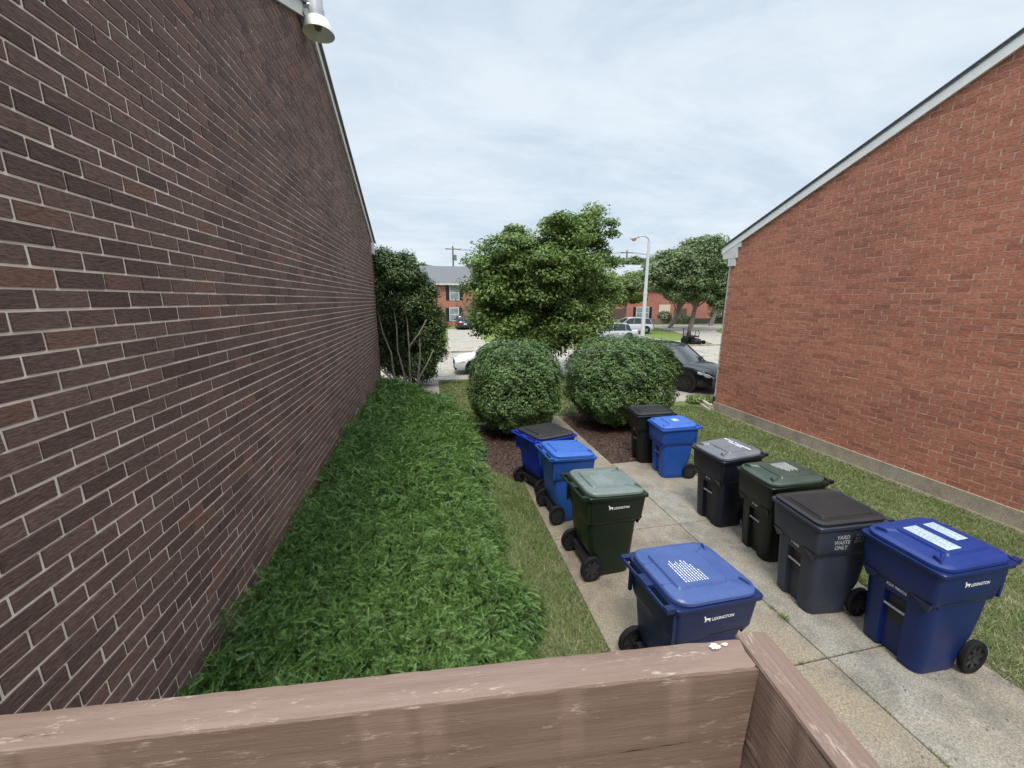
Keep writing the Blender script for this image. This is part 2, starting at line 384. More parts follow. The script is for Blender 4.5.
M['grass'] = leaf_mat('grass blades', [(0,(.050,.088,.022)),(.38,(.105,.165,.042)),(.60,(.165,.215,.068)),(.76,(.28,.29,.14)),(1,(.46,.42,.26))], .6, .2, clump=1.3)
def grass(name, regions, label, mat=None, h=(.03,.075), wdt=.0042):
    Vs = []; N = 0
    for poly, dens in regions:
        xs_ = [p[0] for p in poly]; ys_ = [p[1] for p in poly]
        A = (max(xs_)-min(xs_))*(max(ys_)-min(ys_)); n = int(A*dens)
        x = rng.uniform(min(xs_), max(xs_), n); y = rng.uniform(min(ys_), max(ys_), n); k = inside(poly, x, y)
        # patchy: thin out with a cheap pseudo noise
        q = np.sin(x*5.1+1.3*np.sin(y*3.7))*np.sin(y*4.3+1.7*np.sin(x*2.9)) + .5*np.sin(x*17+y*13)
        k &= rng.uniform(-1.6,1.0,n) < q+.55
        x, y = x[k], y[k]; n = len(x)
        yaw = rng.uniform(0, 2*PI, n); hh = rng.uniform(h[0], h[1], n); lean = rng.uniform(.2,1.5,n)*hh; ly = rng.uniform(0,2*PI,n)
        sc_ = 1+np.clip((y-4)/5, 0, 2); dx = np.cos(yaw)*wdt*sc_; dy = np.sin(yaw)*wdt*sc_
        a = np.stack([x-dx,y-dy,np.zeros(n)+.002],1); b = np.stack([x+dx,y+dy,np.zeros(n)+.002],1)
        t = np.stack([x+np.cos(ly)*lean, y+np.sin(ly)*lean, hh], 1)
        Vs.append(np.stack([a,b,t],1).reshape(-1,3)); N += n
    return tag(link(name, fast_mesh(name, np.concatenate(Vs), N, mat or M['grass'], 3)), label, 'grass', kind='stuff')
grass('grass', [([(.3,2.0),(1.57,2.0),(1.57,6.4),(1.2,7.0),(.85,7.7),(.5,7.5)], 9500)], 'patchy green and straw grass between the evergreen ground cover and the concrete')
grass('grass', [([(5.0,.8),(8.50,.8),(8.50,10.8),(6.8,10.8),(6.8,9.2),(5.0,7.2)], 5200)], 'patchy grass strip between the bins and the red brick house')
grass('grass', [([(.25,10.4),(7.6,10.7),(7.6,16.3),(.25,16.3)], 1500)], 'brighter green grass behind the rounded shrubs', h=(.04,.08), wdt=.006)
# grass tufts in the slab joints
def tuft(x, y, n, r0, h):
    a = rng.uniform(0,2*PI,n); rr = rng.uniform(0,r0,n); cx = x+np.cos(a)*rr; cy = y+np.sin(a)*rr
    yaw = rng.uniform(0,2*PI,n); hh = rng.uniform(.4,1,n)*h; le = hh*rng.uniform(.3,1.3,n)
    p = np.stack([cx-np.cos(yaw)*.004,cy-np.sin(yaw)*.004,np.full(n,.03)],1); q = np.stack([cx+np.cos(yaw)*.004,cy+np.sin(yaw)*.004,np.full(n,.03)],1)
    t = np.stack([cx+np.cos(a)*le,cy+np.sin(a)*le,.03+hh],1); return np.stack([p,q,t],1).reshape(-1,3), n
parts = [tuft(3.6,2.86,60,.035,.07), tuft(3.60,3.0,30,.03,.05), tuft(3.3,2.38,25,.02,.03), tuft(3.9,2.38,20,.03,.03), tuft(3.6,1.5,30,.03,.03)]
for i in range(55):
    parts.append(tuft(3.6+random.uniform(-.006,.006), random.uniform(1.2,6.8), 6, .012, .02)); parts.append(tuft(random.uniform(1.7,4.9), 2.38+random.uniform(-.006,.006), 5, .012, .018))
M['weed'] = leaf_mat('joint weeds', [(0,(.08,.13,.03)),(1,(.24,.32,.09))], .6, .2)
tag(link('joint_weeds', fast_mesh('joint_weeds', np.concatenate([p[0] for p in parts]), sum(p[1] for p in parts), M['weed'], 3)), 'small green weeds sprouting from the driveway joints', 'weeds', kind='stuff')

M['litter'] = leaf_mat('dry litter', [(0,(.07,.045,.025)),(.5,(.16,.11,.06)),(.8,(.27,.20,.11)),(1,(.14,.17,.06))], .9, 0)
def litter(n, poly, size, z, label):
    xs_ = [p[0] for p in poly]; ys_ = [p[1] for p in poly]; x = rng.uniform(min(xs_), max(xs_), n); y = rng.uniform(min(ys_), max(ys_), n)
    ux, uy = rot_frames(n, .35); L = rng.uniform(.35,1,n)[:,None]*size; W = L*rng.uniform(.3,.7,n)[:,None]; c = np.stack([x, y, z+rng.uniform(.002,.008,n)], 1)
    V = np.stack([c-ux*L, c-uy*W, c+ux*L, c+uy*W], 1).reshape(-1,3); return tag(link('leaf_litter', fast_mesh('leaf_litter', V, n, M['litter'])), label, 'litter', kind='stuff')
litter(420, rect(1.6,4.95,.6,7.0), .013, .036, 'dry leaf crumbs scattered over the aggregate driveway')
litter(500, rect(4.9,5.1,.8,7.1), .014, .036, 'dry crumbs gathered along the right edge of the driveway')
litter(900, rect(8.3,8.6,.8,10.1), .016, .008, 'dry crumbs along the foot of the red brick house')

# ------------------------------------------------------------------ brick walls
def brick_wall(name, xw, side, y0, y1, top, z0, mats, parent, L=.3048, C=.1016, joint=.0130, rec=.0075, half=.5, jit=.07, seed=1):
    """bricks facing +x (side=1) or -x (side=-1); top: list of (y,z) gable polyline. face of bricks at xw"""
    r_ = random.Random(seed); bm = bmesh.new()
    def quad(a,b,c,d,mi):
        f = bm.faces.new([bm.verts.new(p) for p in (a,b,c,d)]); f.material_index = mi
    zmax = max(z for _, z in top); row = 0; z = z0; xb = xw-side*rec
    while z < zmax:
        off = (row % 2)*half*L + r_.uniform(-jit,jit)*L; y = y0-L+off
        while y < y1:
            w_ = L*r_.uniform(.985,1.0)
            a, b = max(y+joint/2+r_.uniform(-.001,.001), y0), min(y+w_-joint/2, y1)
            if b-a > .03:
                c, d = z+joint/2+r_.uniform(-.0012,.0012), z+C-joint/2+r_.uniform(-.0012,.0012)
                dx = r_.uniform(-.0018,.0018)*side
                vs = [bm.verts.new(p) for p in ((xb-.004*side,a,c),(xb-.004*side,b,c),(xb-.004*side,b,d),(xb-.004*side,a,d),
                      *[(xw+dx+r_.uniform(-.0015,.0015), yy+r_.uniform(-.0022,.0022), zz_+r_.uniform(-.002,.002)) for yy, zz_ in ((a+.002,c+.002),(b-.002,c+.002),(b-.002,d-.002),(a+.002,d-.002))])]
                for f in ((4,5,6,7),(0,1,5,4),(1,2,6,5),(2,3,7,6),(3,0,4,7)): bm.faces.new([vs[i] for i in f]).material_index = 0
            y += L
        z += C; row += 1
    quad((xb,y0,z0),(xb,y1,z0),(xb,y1,zmax),(xb,y0,zmax),1)
    for (ya,za),(yb,zb) in zip(top, top[1:]):
        no = Vector((0, -(zb-za), yb-ya)).normalized()
        if no.z < 0: no = -no
        bmesh.ops.bisect_plane(bm, geom=bm.verts[:]+bm.edges[:]+bm.faces[:], plane_co=(0,ya,za), plane_no=no, clear_outer=True)
    bmesh.ops.recalc_face_normals(bm, faces=[f for f in bm.faces if f.material_index == 0])
    me = bpy.data.meshes.new(name); bm.to_mesh(me); bm.free()
    for m_ in mats: me.materials.append(m_)
    return link(name, me, parent)

# left house: dark brown brick gable
LH = thing('brick_house', 'dark brown brick house side filling the left of the view', 'house', (-1.86,14.4,0))
def loc_link(o, P):   # geometry authored in world coordinates, parent at translation only
    o.location = (-P.location[0], -P.location[1], -P.location[2]); return o
top = [(-3,3.12),(8.35,8.30),(14.4,5.42)]
top = [(-3.0,2.95),(8.3,8.12),(14.4,5.33)]
loc_link(brick_wall('gable_wall', -1.86, 1, -3.0, 14.4, top, .0, [M['brick_dark'], M['mortar_dark']], LH, seed=4), LH)
mb = MB(); mb.xprism([(-3,0),(14.39,0),(14.39,5.3),(8.3,8.08),(-3,2.9)], -12, -1.875); loc_link(mb.build('house_core', M['brick_far'], LH), LH)
def rake(P, xin, xout, tops, hgt, name, mat, lift=0.0):
    mb = MB()
    for (a, b) in zip(tops, tops[1:]):
        mb.xprism([(a[0],a[1]+lift-hgt),(b[0],b[1]+lift-hgt),(b[0],b[1]+lift),(a[0],a[1]+lift)], xin, xout)
    return loc_link(mb.build(name, mat, P), P)
rk = [(-3.3,2.95-.14),(8.3,8.12),(14.75,5.17)]
rake(LH, -1.95, -1.815, rk, .20, 'rake_board', M['trim'], .16)
rake(LH, -2.2, -1.76, rk, .05, 'roof_edge', M['gutter'], .212)
mb = MB(); mb.box(-1.93,-1.812,14.25,14.75,4.93,5.28); loc_link(mb.build('eave_return', M['trim'], LH), LH)
mb = MB()
mb.xprism([(-3.3,2.98),(8.3,8.29),(8.3,8.33),(-3.3,3.03)], -12, -1.79); mb.xprism([(8.3,8.29),(14.75,5.34),(14.75,5.39),(8.3,8.33)], -12, -1.79)
loc_link(mb.build('roof', M['shingle'], LH), LH)
for z0_ in (1.0,3.6):
    for x0_ in (-4.6,-8.4):
        mb = MB(); mb.box(x0_-.6,x0_+.6,14.38,14.45,z0_,z0_+1.5); wi = loc_link(mb.build('window', M['white'], LH), LH)
        mb = MB(); mb.box(x0_-.52,x0_+.52,14.44,14.47,z0_+.08,z0_+1.42); mb.build('pane', M['glass'], wi)

# right house: red brick gable
RH = thing('brick_house', 'red brick house side with white rake board on the right', 'house', (8.65,10.2,0))
topR = [(-3.4,4.85),(3.4,7.62),(10.2,4.86)]
loc_link(brick_wall('gable_wall', 8.65, -1, -3.4, 10.2, topR, .27, [M['brick_red'], M['mortar_red']], RH, joint=.010, rec=.004, seed=9), RH)
mb = MB(); mb.xprism([(-3.4,0),(10.19,0),(10.19,4.85),(3.4,7.58),(-3.4,4.8)], 8.665, 20); loc_link(mb.build('house_core', M['brick_far'], RH), RH)
mb = MB(); mb.box(8.615,8.9,-3.42,10.22,-.05,.27); loc_link(mb.build('foundation', M['found'], RH), RH)
rkR = [(-3.75,4.72),(3.4,7.62),(10.55,4.72)]
rake(RH, 8.60, 8.75, rkR, .215, 'rake_board', M['white'], .215)
rake(RH, 8.572, 9.0, rkR, .022, 'roof_edge', M['shingle'], .239)
mb = MB(); mb.xprism([(9.95,4.58),(10.5,4.58),(10.5,4.78),(9.85,5.02),(9.85,4.86),(9.95,4.86)], 8.607, 8.7); mb.box(8.61,8.7,10.0,10.26,4.36,4.578)
loc_link(mb.build('eave_return', M['trim'], RH), RH)
mb = MB(); mb.xprism([(-3.75,4.90),(3.4,7.80),(3.4,7.845),(-3.75,4.945)], 8.585, 20); mb.xprism([(3.4,7.80),(10.55,4.90),(10.55,4.945),(3.4,7.845)], 8.585, 20)
loc_link(mb.build('roof', M['shingle'], RH), RH)
mb = MB(); mb.tube([(8.72,10.27,4.6),(8.72,10.27,.35)], .035, 4); mb.tube([(8.72,10.27,.5),(8.70,10.27,.2),(8.60,10.34,.06)], .04, 4)
loc_link(mb.build('downspout', M['trim'], RH), RH)
mb = MB(); mb.tube([(8.72,10.27,.42),(8.70,10.28,.1),(8.64,10.36,.04)], .065, 8); loc_link(mb.build('downspout_boot', M['black'], RH), RH)

# barn light on the left gable
BL = thing('barn_light', 'grey barn light with round clear shade on the left gable', 'light', (-1.62,8.0,7.84))
BL.scale = (1.15,1.15,1.15)
mb = MB(); mb.tube([(-.20,.0,.22),(-.1,0,.24),(0,0,.24)], .028, 8); mb.box(-.215,-.19,-.07,.07,.14,.32); mb.build('bracket', M['steel'], BL, 35)
mb = MB(); mb.lathe([(.085,.06),(.10,.08),(.10,.2),(.09,.22),(.09,.36),(.075,.39),(.02,.40)], n=20); mb.lathe([(.03,.40),(.035,.41),(.035,.44),(.01,.45)], n=10); mb.build('housing', simple('grey metal housing', (.36,.37,.39), .5, .15, 9), BL, 35)
t = NT('frosted acrylic'); t.col((.80,.80,.74)); t.set(Roughness=.35, Transmission_Weight=.25, Alpha=1.0)
mb = MB(); mb.lathe([(.10,.09),(.14,.075),(.19,.0),(.215,-.10),(.205,-.10),(.18,0),(.13,.06),(.09,.075)], n=28); mb.build('shade', t.mat, BL, 40)
mb = MB(); mb.lathe([(.035,.07),(.05,.0),(.04,-.05),(.005,-.07)], n=14); mb.build('lamp_bulb', M['gutter'], BL, 40)
mb = MB(); mb.tube([(-.19,-.05,.18),(-.14,-.10,.02),(-.19,-.16,-.08),(-.225,-.35,-.02),(-.23,-.8,-.15)], .008, 5); mb.build('cable', M['black'], BL, 40)

# ------------------------------------------------------------------ deck railing close to the camera
RL = thing('deck_railing', 'weathered brown painted wooden railing boards crossing the foreground', 'railing', (0,.30,2.6))
def board(name, L, T, Hh, loc, rz, seed, chip_end=None, mat='wood'):
    r_ = random.Random(seed); nx = max(8, int(L/.012)); rings = []
    for i in range(nx+1):
        x = L*i/nx; j = lambda s=.00035: r_.uniform(-s, s); b = .0022
        e_ = 0
        if chip_end and L-x < .05: e_ = r_.uniform(0,.0022)
        prof = [(-T/2,-Hh),(T/2,-Hh),(T/2,-Hh*.5),(T/2,-b*1.6),(T/2-b*.6,-b*.4),(T/2-b*1.8,0),(0,.0004),(-T/2+b*1.8,0),(-T/2+b*.6,-b*.4),(-T/2,-b*1.6),(-T/2,-Hh*.5)]
        rings.append([(x, y+(j() if z > -.02 else 0), z+(j()-e_ if z > -.02 else 0)) for y, z in prof])
    if chip_end:    # ragged end of the board
        for k in range(len(rings[-1])):
            x, y, z = rings[-1][k]; rings[-1][k] = (x+r_.uniform(-.004,.003), y, z)
    m = MB(); m.loft(rings); o = m.build(name, M[mat], RL, 25); o.location = Vector(loc)-Vector(RL.location); o.rotation_euler = (0,0,rz); return o
ZR = 3.008
a0 = Vector((-.4265,.392)); a1 = Vector((.335,.322)); d = (a1-a0).normalized(); nrm = Vector((d.y,-d.x)); T1 = .038
st = a0 - d*.9 + nrm*T1/2; board('rail_board', (a1-a0).length+.9+.004, T1, .235, (st.x, st.y, ZR), math.atan2(d.y, d.x), 5, True)
b0 = Vector((.3615,.322)); b1 = Vector((.3435,.190)); d2 = (b1-b0).normalized(); b1 = b0 + d2*1.2
board('rail_board', 1.2, .040, .235, (b0.x, b0.y, ZR+.001), math.atan2(d2.y, d2.x), 8, mat='wood_grooved')
mb = MB(); r_ = random.Random(2)

pass
mb = MB(); r_ = random.Random(12); mb.prism([((.0055+r_.uniform(-.0016,.0016))*math.cos(t_), (.0055+r_.uniform(-.0014,.0014))*math.sin(t_)) for t_ in [2*PI*i/22 for i in range(22)]], 0, .0009); mb.prism([(.011+(.0035+r_.uniform(-.0014,.0014))*math.cos(t_), .004+(.003+r_.uniform(-.0014,.0014))*math.sin(t_)) for t_ in [2*PI*i/14 for i in range(14)]], 0, .0007); o = mb.build('nail_patch', simple('white filler', (.55,.49,.44), .8, .5, 500), RL); o.scale = (1.15,.7,1); o.rotation_euler = (0,0,-.2)
o.location = Vector((.305,.3145,ZR+.0004))-Vector(RL.location)
DK = MB()
for i in range(9): DK.box(-2.6,.40,.24-.145*(i+1)+.003,.24-.145*i-.003,1.86,1.90)
o = tag(DK.build('deck_floor', M['deckwood']), 'brown deck boards under the camera', 'deck')

# ------------------------------------------------------------------ wheeled bins
def lerp_table(tab, z):
    if z <= tab[0][0]: return tab[0][1:]
    for a, b in zip(tab, tab[1:]):
        if z <= b[0]:
            t_ = (z-a[0])/(b[0]-a[0]); return tuple(p+(q-p)*t_ for p, q in zip(a[1:], b[1:]))
    return tab[-1][1:]
# z, back x, front x, half width, corner radius, front notch depth
BODY = [(0,-.20,.265,.252,.08,.045),(.02,-.215,.283,.265,.09,.05),(.20,-.24,.300,.276,.095,.05),(.34,-.31,.312,.282,.095,.05),(.57,-.335,.328,.291,.09,.05),(.575,-.335,.328,.291,.09,.0),
        (.66,-.345,.335,.289,.085,0),(.685,-.35,.372,.308,.06,0),(.72,-.355,.385,.318,.05,0),(.94,-.375,.402,.332,.045,0),(.985,-.38,.405,.335,.045,0)]
def shear(p): x, y, z = p; return (x, y, z - max(0,(z/1.03))**3*x*.05)
def ring(x0, x1, hw, r, z, notch=0, nh=.085, n=5):
    pts = []
    def arc(cx, cy, a0):
        for i in range(n+1):
            a = a0 + (PI/2)*i/n; pts.append((cx+r*math.cos(a), cy+r*math.sin(a)))
    arc(x1-r, hw-r, 0); arc(x0+r, hw-r, PI/2); arc(x0+r, -hw+r, PI); arc(x1-r, -hw+r, 3*PI/2)
    pts += [(x1,-nh-.012),(x1-notch,-nh),(x1-notch,nh),(x1,nh+.012)]
    return [shear((px, py, z)) for px, py in pts]
def horse(s):
    P = [(0,.30),(.05,.42),(.14,.50),(.22,.46),(.30,.50),(.62,.50),(.72,.58),(.80,.78),(.90,.82),(1.0,.66),(.97,.62),(.90,.66),(.84,.44),(.80,.30),
         (.82,.02),(.76,.02),(.72,.24),(.66,.02),(.60,.02),(.62,.26),(.30,.26),(.24,.14),(.26,.02),(.20,.02),(.16,.16),(.10,.02),(.04,.02),(.10,.22),(.08,.36),(.03,.26)]
    return [((1-x)*s, z*s) for x, z in P]
def text_verts(body, size, align='CENTER'):
    cu = bpy.data.curves.new('t', 'FONT'); cu.body = body; cu.size = size; cu.align_x = align; cu.resolution_u = 2; cu.space_line = .95; cu.offset = size*.022
    o = bpy.data.objects.new('t', cu); COL.objects.link(o); dg = bpy.context.evaluated_depsgraph_get(); dg.update()
    me = bpy.data.meshes.new_from_object(o.evaluated_get(dg)); vs = [tuple(v.co) for v in me.vertices]; fs = [tuple(p.vertices) for p in me.polygons]
    bpy.data.objects.remove(o); bpy.data.curves.remove(cu); bpy.data.meshes.remove(me); return vs, fs

def make_bin(label, loc, rz, body_c, lid_m, sx=1, sy=1, sz=1, logo=None, front_no=None, lid_label=None, side_text=None, grips=True, tall=True, bib='front', wheel_r=.148, lid_style='domed', hub='spoke', group=None, body_mat=None, tilt=0):
    B = thing('wheeled_bin', label, 'wheeled bin', (loc[0], loc[1], .035), rz, group)
    bmtl = body_mat or body_c
    S = lambda p: (p[0]*sx, p[1]*sy, p[2]*sz)
    def put(m, name, mat, sm=30, par=None):
        m.v = [S(p) for p in m.v]; return m.build(name, mat, par or B, sm)
    m = MB(); zs = [0,.02,.1,.20,.27,.34,.46,.57,.575,.66,.685,.72,.82,.94,.985]
    m.loft([ring(*lerp_table(BODY, z)[:4], z, lerp_table(BODY, z)[4]) for z in zs])
    # rim flange
    m.loft([ring(-.40,.412,.345,.05,.965), ring(-.405,.428,.358,.05,.972), ring(-.405,.430,.360,.05,1.0), ring(-.40,.424,.354,.045,1.006)])
    # side shoulders under the bib and gussets below the rim
    for s in (-1,1):
        m.add([shear(p) for p in ((-.05,s*.318,.71),(.30,s*.318,.71),(.26,s*.286,.60),(.02,s*.286,.67),(-.05,s*.30,.69),(.30,s*.29,.69))], [(0,1,5,4),(4,5,2,3)])
        m.box(-.385,-.355,s*.30-.012,s*.30+.012,.70,.96)
    # front bib bottom corners
    for s in (-1,1):
        m.add([shear(p) for p in ((.386,s*.14,.70),(.386,s*.295,.70),(.345,s*.262,.60),(.332,s*.20,.62),(.33,s*.14,.67),(.33,s*.29,.68))], [(0,1,2,3),(0,3,4),(1,5,2)])
    put(m, 'body', bmtl)
    # handle at the hinge side: bar carried by three webs, two openings left between them
    m = MB()
    for ya, yb in ((-.335,-.285),(-.07,.07),(.285,.335)): m.add([shear(p) for p in ((-.47,ya,.975),(-.395,ya,.975),(-.395,yb,.975),(-.47,yb,.975),(-.47,ya,1.012),(-.395,ya,1.012),(-.395,yb,1.012),(-.47,yb,1.012))], [(0,3,2,1),(4,5,6,7),(0,1,5,4),(1,2,6,5),(2,3,7,6),(3,0,4,7)])
    m.tube([shear((-.462,-.330,.990)), shear((-.462,.330,.990))], .016, 10)
    put(m, 'handle', bmtl)
    # lid
    m = MB(); z0 = 1.008
    if lid_style == 'flat':
        m.loft([ring(-.385,.405,.335,.08,z0), ring(-.39,.415,.343,.085,z0+.006), ring(-.39,.415,.343,.085,z0+.026), ring(-.37,.37,.30,.07,z0+.036), ring(-.36,.35,.28,.06,z0+.028)])
        m.loft([ring(-.33,.30,.24,.03,z0+.02), ring(-.32,.29,.23,.03,z0+.036)], cap0=False)
    else:
        m.loft([ring(-.385,.405,.338,.13,z0), ring(-.385,.415,.345,.135,z0+.006), ring(-.385,.412,.343,.135,z0+.028), ring(-.375,.395,.327,.125,z0+.040), ring(-.35,.36,.290,.10,z0+.046)])
        m.loft([ring(-.29,.20,.225,.035,z0+.040), ring(-.275,.185,.205,.03,z0+.062)], cap0=False)
        for s in (-1,1):
            m.add([shear(p) for p in ((.20,s*.20,z0+.045),(.33,s*.27,z0+.045),(.33,s*.24,z0+.045),(.20,s*.16,z0+.045),(.22,s*.20,z0+.062),(.31,s*.25,z0+.058),(.31,s*.245,z0+.058),(.22,s*.185,z0+.062))], [(0,1,5,4),(1,2,6,5),(2,3,7,6),(3,0,4,7),(4,5,6,7)])
            m.box(-.375,-.29,s*.13-.008,s*.13+.008,z0+.046,z0+.066)
    lid = put(m, 'lid', lid_m, 28)
    if grips:
        for s in (-1,1):
            m = MB(); m.tube([shear((.355,s*.27,z0+.04)), shear((.345,s*.262,z0+.062)), shear((.325,s*.20,z0+.064)), shear((.315,s*.192,z0+.04))], .011, 6)
            put(m, 'grip', lid_m, 40, lid)
    # sloped plate follows the shear of the lid
    def lidplate(x0, x1, y0, y1, name, mat, rows=0):
        m = MB(); zt = z0+.0635; m.add([shear((x0,y0,zt)),shear((x1,y0,zt)),shear((x1,y1,zt)),shear((x0,y1,zt))], [(0,1,2,3)])
        for i in range(rows):
            x = x0+.015+(x1-x0-.03)*i/max(1,rows-1)*.93; y = y0+.012
            while y < y1-.03 - (.10 if i % 3 == 2 else 0):
                wv = random.uniform(.012,.035); m.add([shear((x,y,zt+.001)),shear((x+.007,y,zt+.001)),shear((x+.007,y+wv,zt+.001)),shear((x,y+wv,zt+.001))], [(0,1,2,3)], 1); y += wv+.007
        return put(m, name, [mat, M['ink']], None, lid)
    if lid_label == 'two':
        lidplate(-.03,.13,-.19,.17,'label', M['sticker'], 6); lidplate(-.25,-.12,-.19,.08,'label', M['sticker'], 5)
    elif lid_label in ('lines', 'pale'):
        m = MB(); r_ = random.Random(5)
        for i in range(9):
            x = -.18+.026*i; L_ = (.30,.34,.30,.34,.28,.33,.31,.24,.18)[i]*.72
            y = -.17
            while y < -.17+L_:
                wv = r_.uniform(.008,.022); m.add([shear((x,y,z0+.0645)),shear((x+.008,y,z0+.0645)),shear((x+.008,y+wv,z0+.0645)),shear((x,y+wv,z0+.0645))], [(0,1,2,3)]); y += wv+.006
        put(m, 'instructions', M['text'] if lid_label == 'lines' else M['text_faint'], None, lid)
    elif lid_label == 'small':
        lidplate(-.10,.02,-.07,.07,'label', M['sticker'], 3)
    elif lid_label == 'band':
        vs, fs = text_verts('#0827 4416\nRESIDENTIAL WASTE', .055); m = MB(); m.add([shear((v[1]*1.0-.15, -v[0], z0+.0645)) for v in vs], fs); put(m, 'instructions', M['text'], None, lid)
    # catch bar across the front recess
    m = MB(); m.tube([(.305,-.09,.44),(.305,.09,.44)], .0095, 8); put(m, 'catch_bar', M['steel'], 40)
    # black plate painting in the shade behind the bar
    m = MB(); xx = lerp_table(BODY, .5)[1]-.048; m.add([(lerp_table(BODY,.28)[1]-.046,-.07,.30),(lerp_table(BODY,.28)[1]-.046,.07,.30),(xx+.004,.07,.54),(xx+.004,-.07,.54)], [(0,1,2,3)]); put(m, 'recess_shade', M['black'], None)
    # axle and wheels
    m = MB(); m.tube([(-.295,-.30,wheel_r),(-.295,.30,wheel_r)], .014, 8); m.box(-.31,-.22,-.23,.23,wheel_r-.03,wheel_r+.05); put(m, 'axle', M['black'], 40)
    for s in (-1,1):
        wr = wheel_r; cy = s*.298
        m = MB()
        prof = [(wr*.72,-.024),(wr*.96,-.026),(wr,-.018),(wr,.018),(wr*.96,.026),(wr*.72,.024)]
        m.lathe(prof, (-.295,cy,wr), 36, axis='y', ring=True); m.v = [S(p) for p in m.v]; wh = m.build('wheel', M['tyre'], B, 35)
        m = MB(); m.lathe([(wr*.70,-.020),(wr*.74,-.021),(wr*.74,.021),(wr*.70,.020)], (-.295,cy,wr), 28, axis='y', ring=True); m.disc((-.295,cy,wr), (0,1,0), wr*.72, .006, 28)
        nsp = 7 if hub == 'spoke' else 5
        for k_ in range(nsp):
            a = 2*PI*k_/nsp+.3; ca, sa = math.cos(a), math.sin(a); pa = Vector((-.295+ca*wr*.12, cy, wr+sa*wr*.12)); pb = Vector((-.295+ca*wr*.72, cy, wr+sa*wr*.72)); q = Vector((-sa,0,ca)); hy = Vector((0,.019,0))
            w0, w1 = wr*.16, wr*.10
            m.loft([[pa+q*w0-hy, pa-q*w0-hy, pa-q*w0+hy, pa+q*w0+hy], [pb+q*w1-hy, pb-q*w1-hy, pb-q*w1+hy, pb+q*w1+hy]])
        m.disc((-.295,cy,wr), (0,1,0), wr*.24, .05, 16)
        if hub != 'spoke': m.disc((-.295,cy,wr), (0,1,0), wr*.70, .016, 24)
        m.v = [S(p) for p in m.v]; m.build('rim', M['hub_grey'] if 'hub_grey' in M else M['black'], wh, 35)
    # lettering follows the tapering side
    def side_map(vs, s, cx, cz, off=.003):
        out = []
        for v in vs:
            z = cz+v[1]; hw = lerp_table(BODY, min(z,.96))[2]; x = cx - s*v[0]
            out.append(shear((x, s*(hw+off), z)))
        return out
    if logo:
        for s in (-1,1):
            m = MB(); P = horse(.070); vs, fs = text_verts('LEXINGTON', .038, 'LEFT')
            # reads left to right seen from outside
            m.add(side_map([(p[0]-.125, p[1]) for p in P], s, .0, .845), [tuple(range(len(P)))])
            m.add(side_map([(v[0]*.98-.045, v[1]) for v in vs], s, .0, .850), fs)
            put(m, 'logo', M['text'], None)
    if side_text:
        for (txt, size, cx, cz, mt) in side_text:
            vs, fs = text_verts(txt, size, 'CENTER'); s = -1
            s = 1 if math.cos(rz) < 0 else -1
            m = MB(); m.add(side_map(vs, s, cx, cz), fs); put(m, 'lettering', M[mt], None)
    if front_no:
        vs, fs = text_verts(front_no, .034); m = MB()
        m.add([shear((lerp_table(BODY, .63+v[1])[1]+.003, v[0], .625+v[1])) for v in vs], fs); put(m, 'serial_number', M['text'], None)
    return B
M['hub_grey'] = simple('dark hub plastic', (.020,.020,.022), .35, .25, 20)
navy = plastic('navy blue plastic', (.004,.012,.060)); navy_lid = plastic('sky-lit navy blue plastic', (.035,.068,.20), .34, .35, faded=(.060,.095,.24))  # navy_lid is paler than the body: sky reflection put into its colour
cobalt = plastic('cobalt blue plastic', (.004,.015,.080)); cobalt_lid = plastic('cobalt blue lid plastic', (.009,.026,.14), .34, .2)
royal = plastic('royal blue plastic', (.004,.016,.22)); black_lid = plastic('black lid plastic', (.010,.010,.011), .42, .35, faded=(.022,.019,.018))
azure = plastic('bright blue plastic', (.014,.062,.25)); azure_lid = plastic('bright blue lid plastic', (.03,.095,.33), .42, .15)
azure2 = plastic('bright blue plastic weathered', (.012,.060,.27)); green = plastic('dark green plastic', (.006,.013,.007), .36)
green_lid = plastic('weathered sky-lit green lid plastic', (.10,.13,.115), .28, .6, dust=(.35,.38,.36), faded=(.16,.19,.175)); green_lid2 = plastic('dark green lid plastic', (.028,.044,.032), .26, .5, dust=(.25,.28,.26), faded=(.06,.08,.065))  # green_lid is weathered, and also paled to paint in reflected sky
greenblack = plastic('very dark green plastic', (.004,.007,.005)); inky = plastic('dark blue grey plastic', (.006,.007,.014)); grey_lid = plastic('sky-lit grey lid plastic', (.10,.105,.12), .28, .5, faded=(.17,.17,.18))  # grey_lid carries the sky's reflection in its lightened base colour
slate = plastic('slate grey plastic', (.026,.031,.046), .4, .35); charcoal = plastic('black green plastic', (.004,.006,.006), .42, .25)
GL, GR = 'wheeled bins along the left side of the driveway', 'wheeled bins along the right side of the driveway'
make_bin('navy blue wheeled bin nearest the wooden railing, lid facing up coloured paler for sky reflection, left row', (2.08,2.51), R(3), navy, navy_lid, 1.0,1.0,1.07, logo=True, lid_label='lines', group=GL)
make_bin('dark green wheeled bin with weathered lid coloured paler for sky reflection, nearest the left lawn edge', (2.05,4.14), R(3), green, green_lid, .96,1.03,1.11, logo=True, lid_label='pale', group=GL)
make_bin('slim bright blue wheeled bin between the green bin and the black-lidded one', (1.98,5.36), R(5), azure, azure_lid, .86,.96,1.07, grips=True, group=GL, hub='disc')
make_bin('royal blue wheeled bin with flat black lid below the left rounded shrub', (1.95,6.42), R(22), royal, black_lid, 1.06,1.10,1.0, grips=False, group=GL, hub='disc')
make_bin('black wheeled bin with black lid against the right rounded shrub', (4.46,7.08), R(170), charcoal, black_lid, .92,.98,1.07, lid_style='flat', grips=False, front_no='J104402', group=GR, hub='disc')
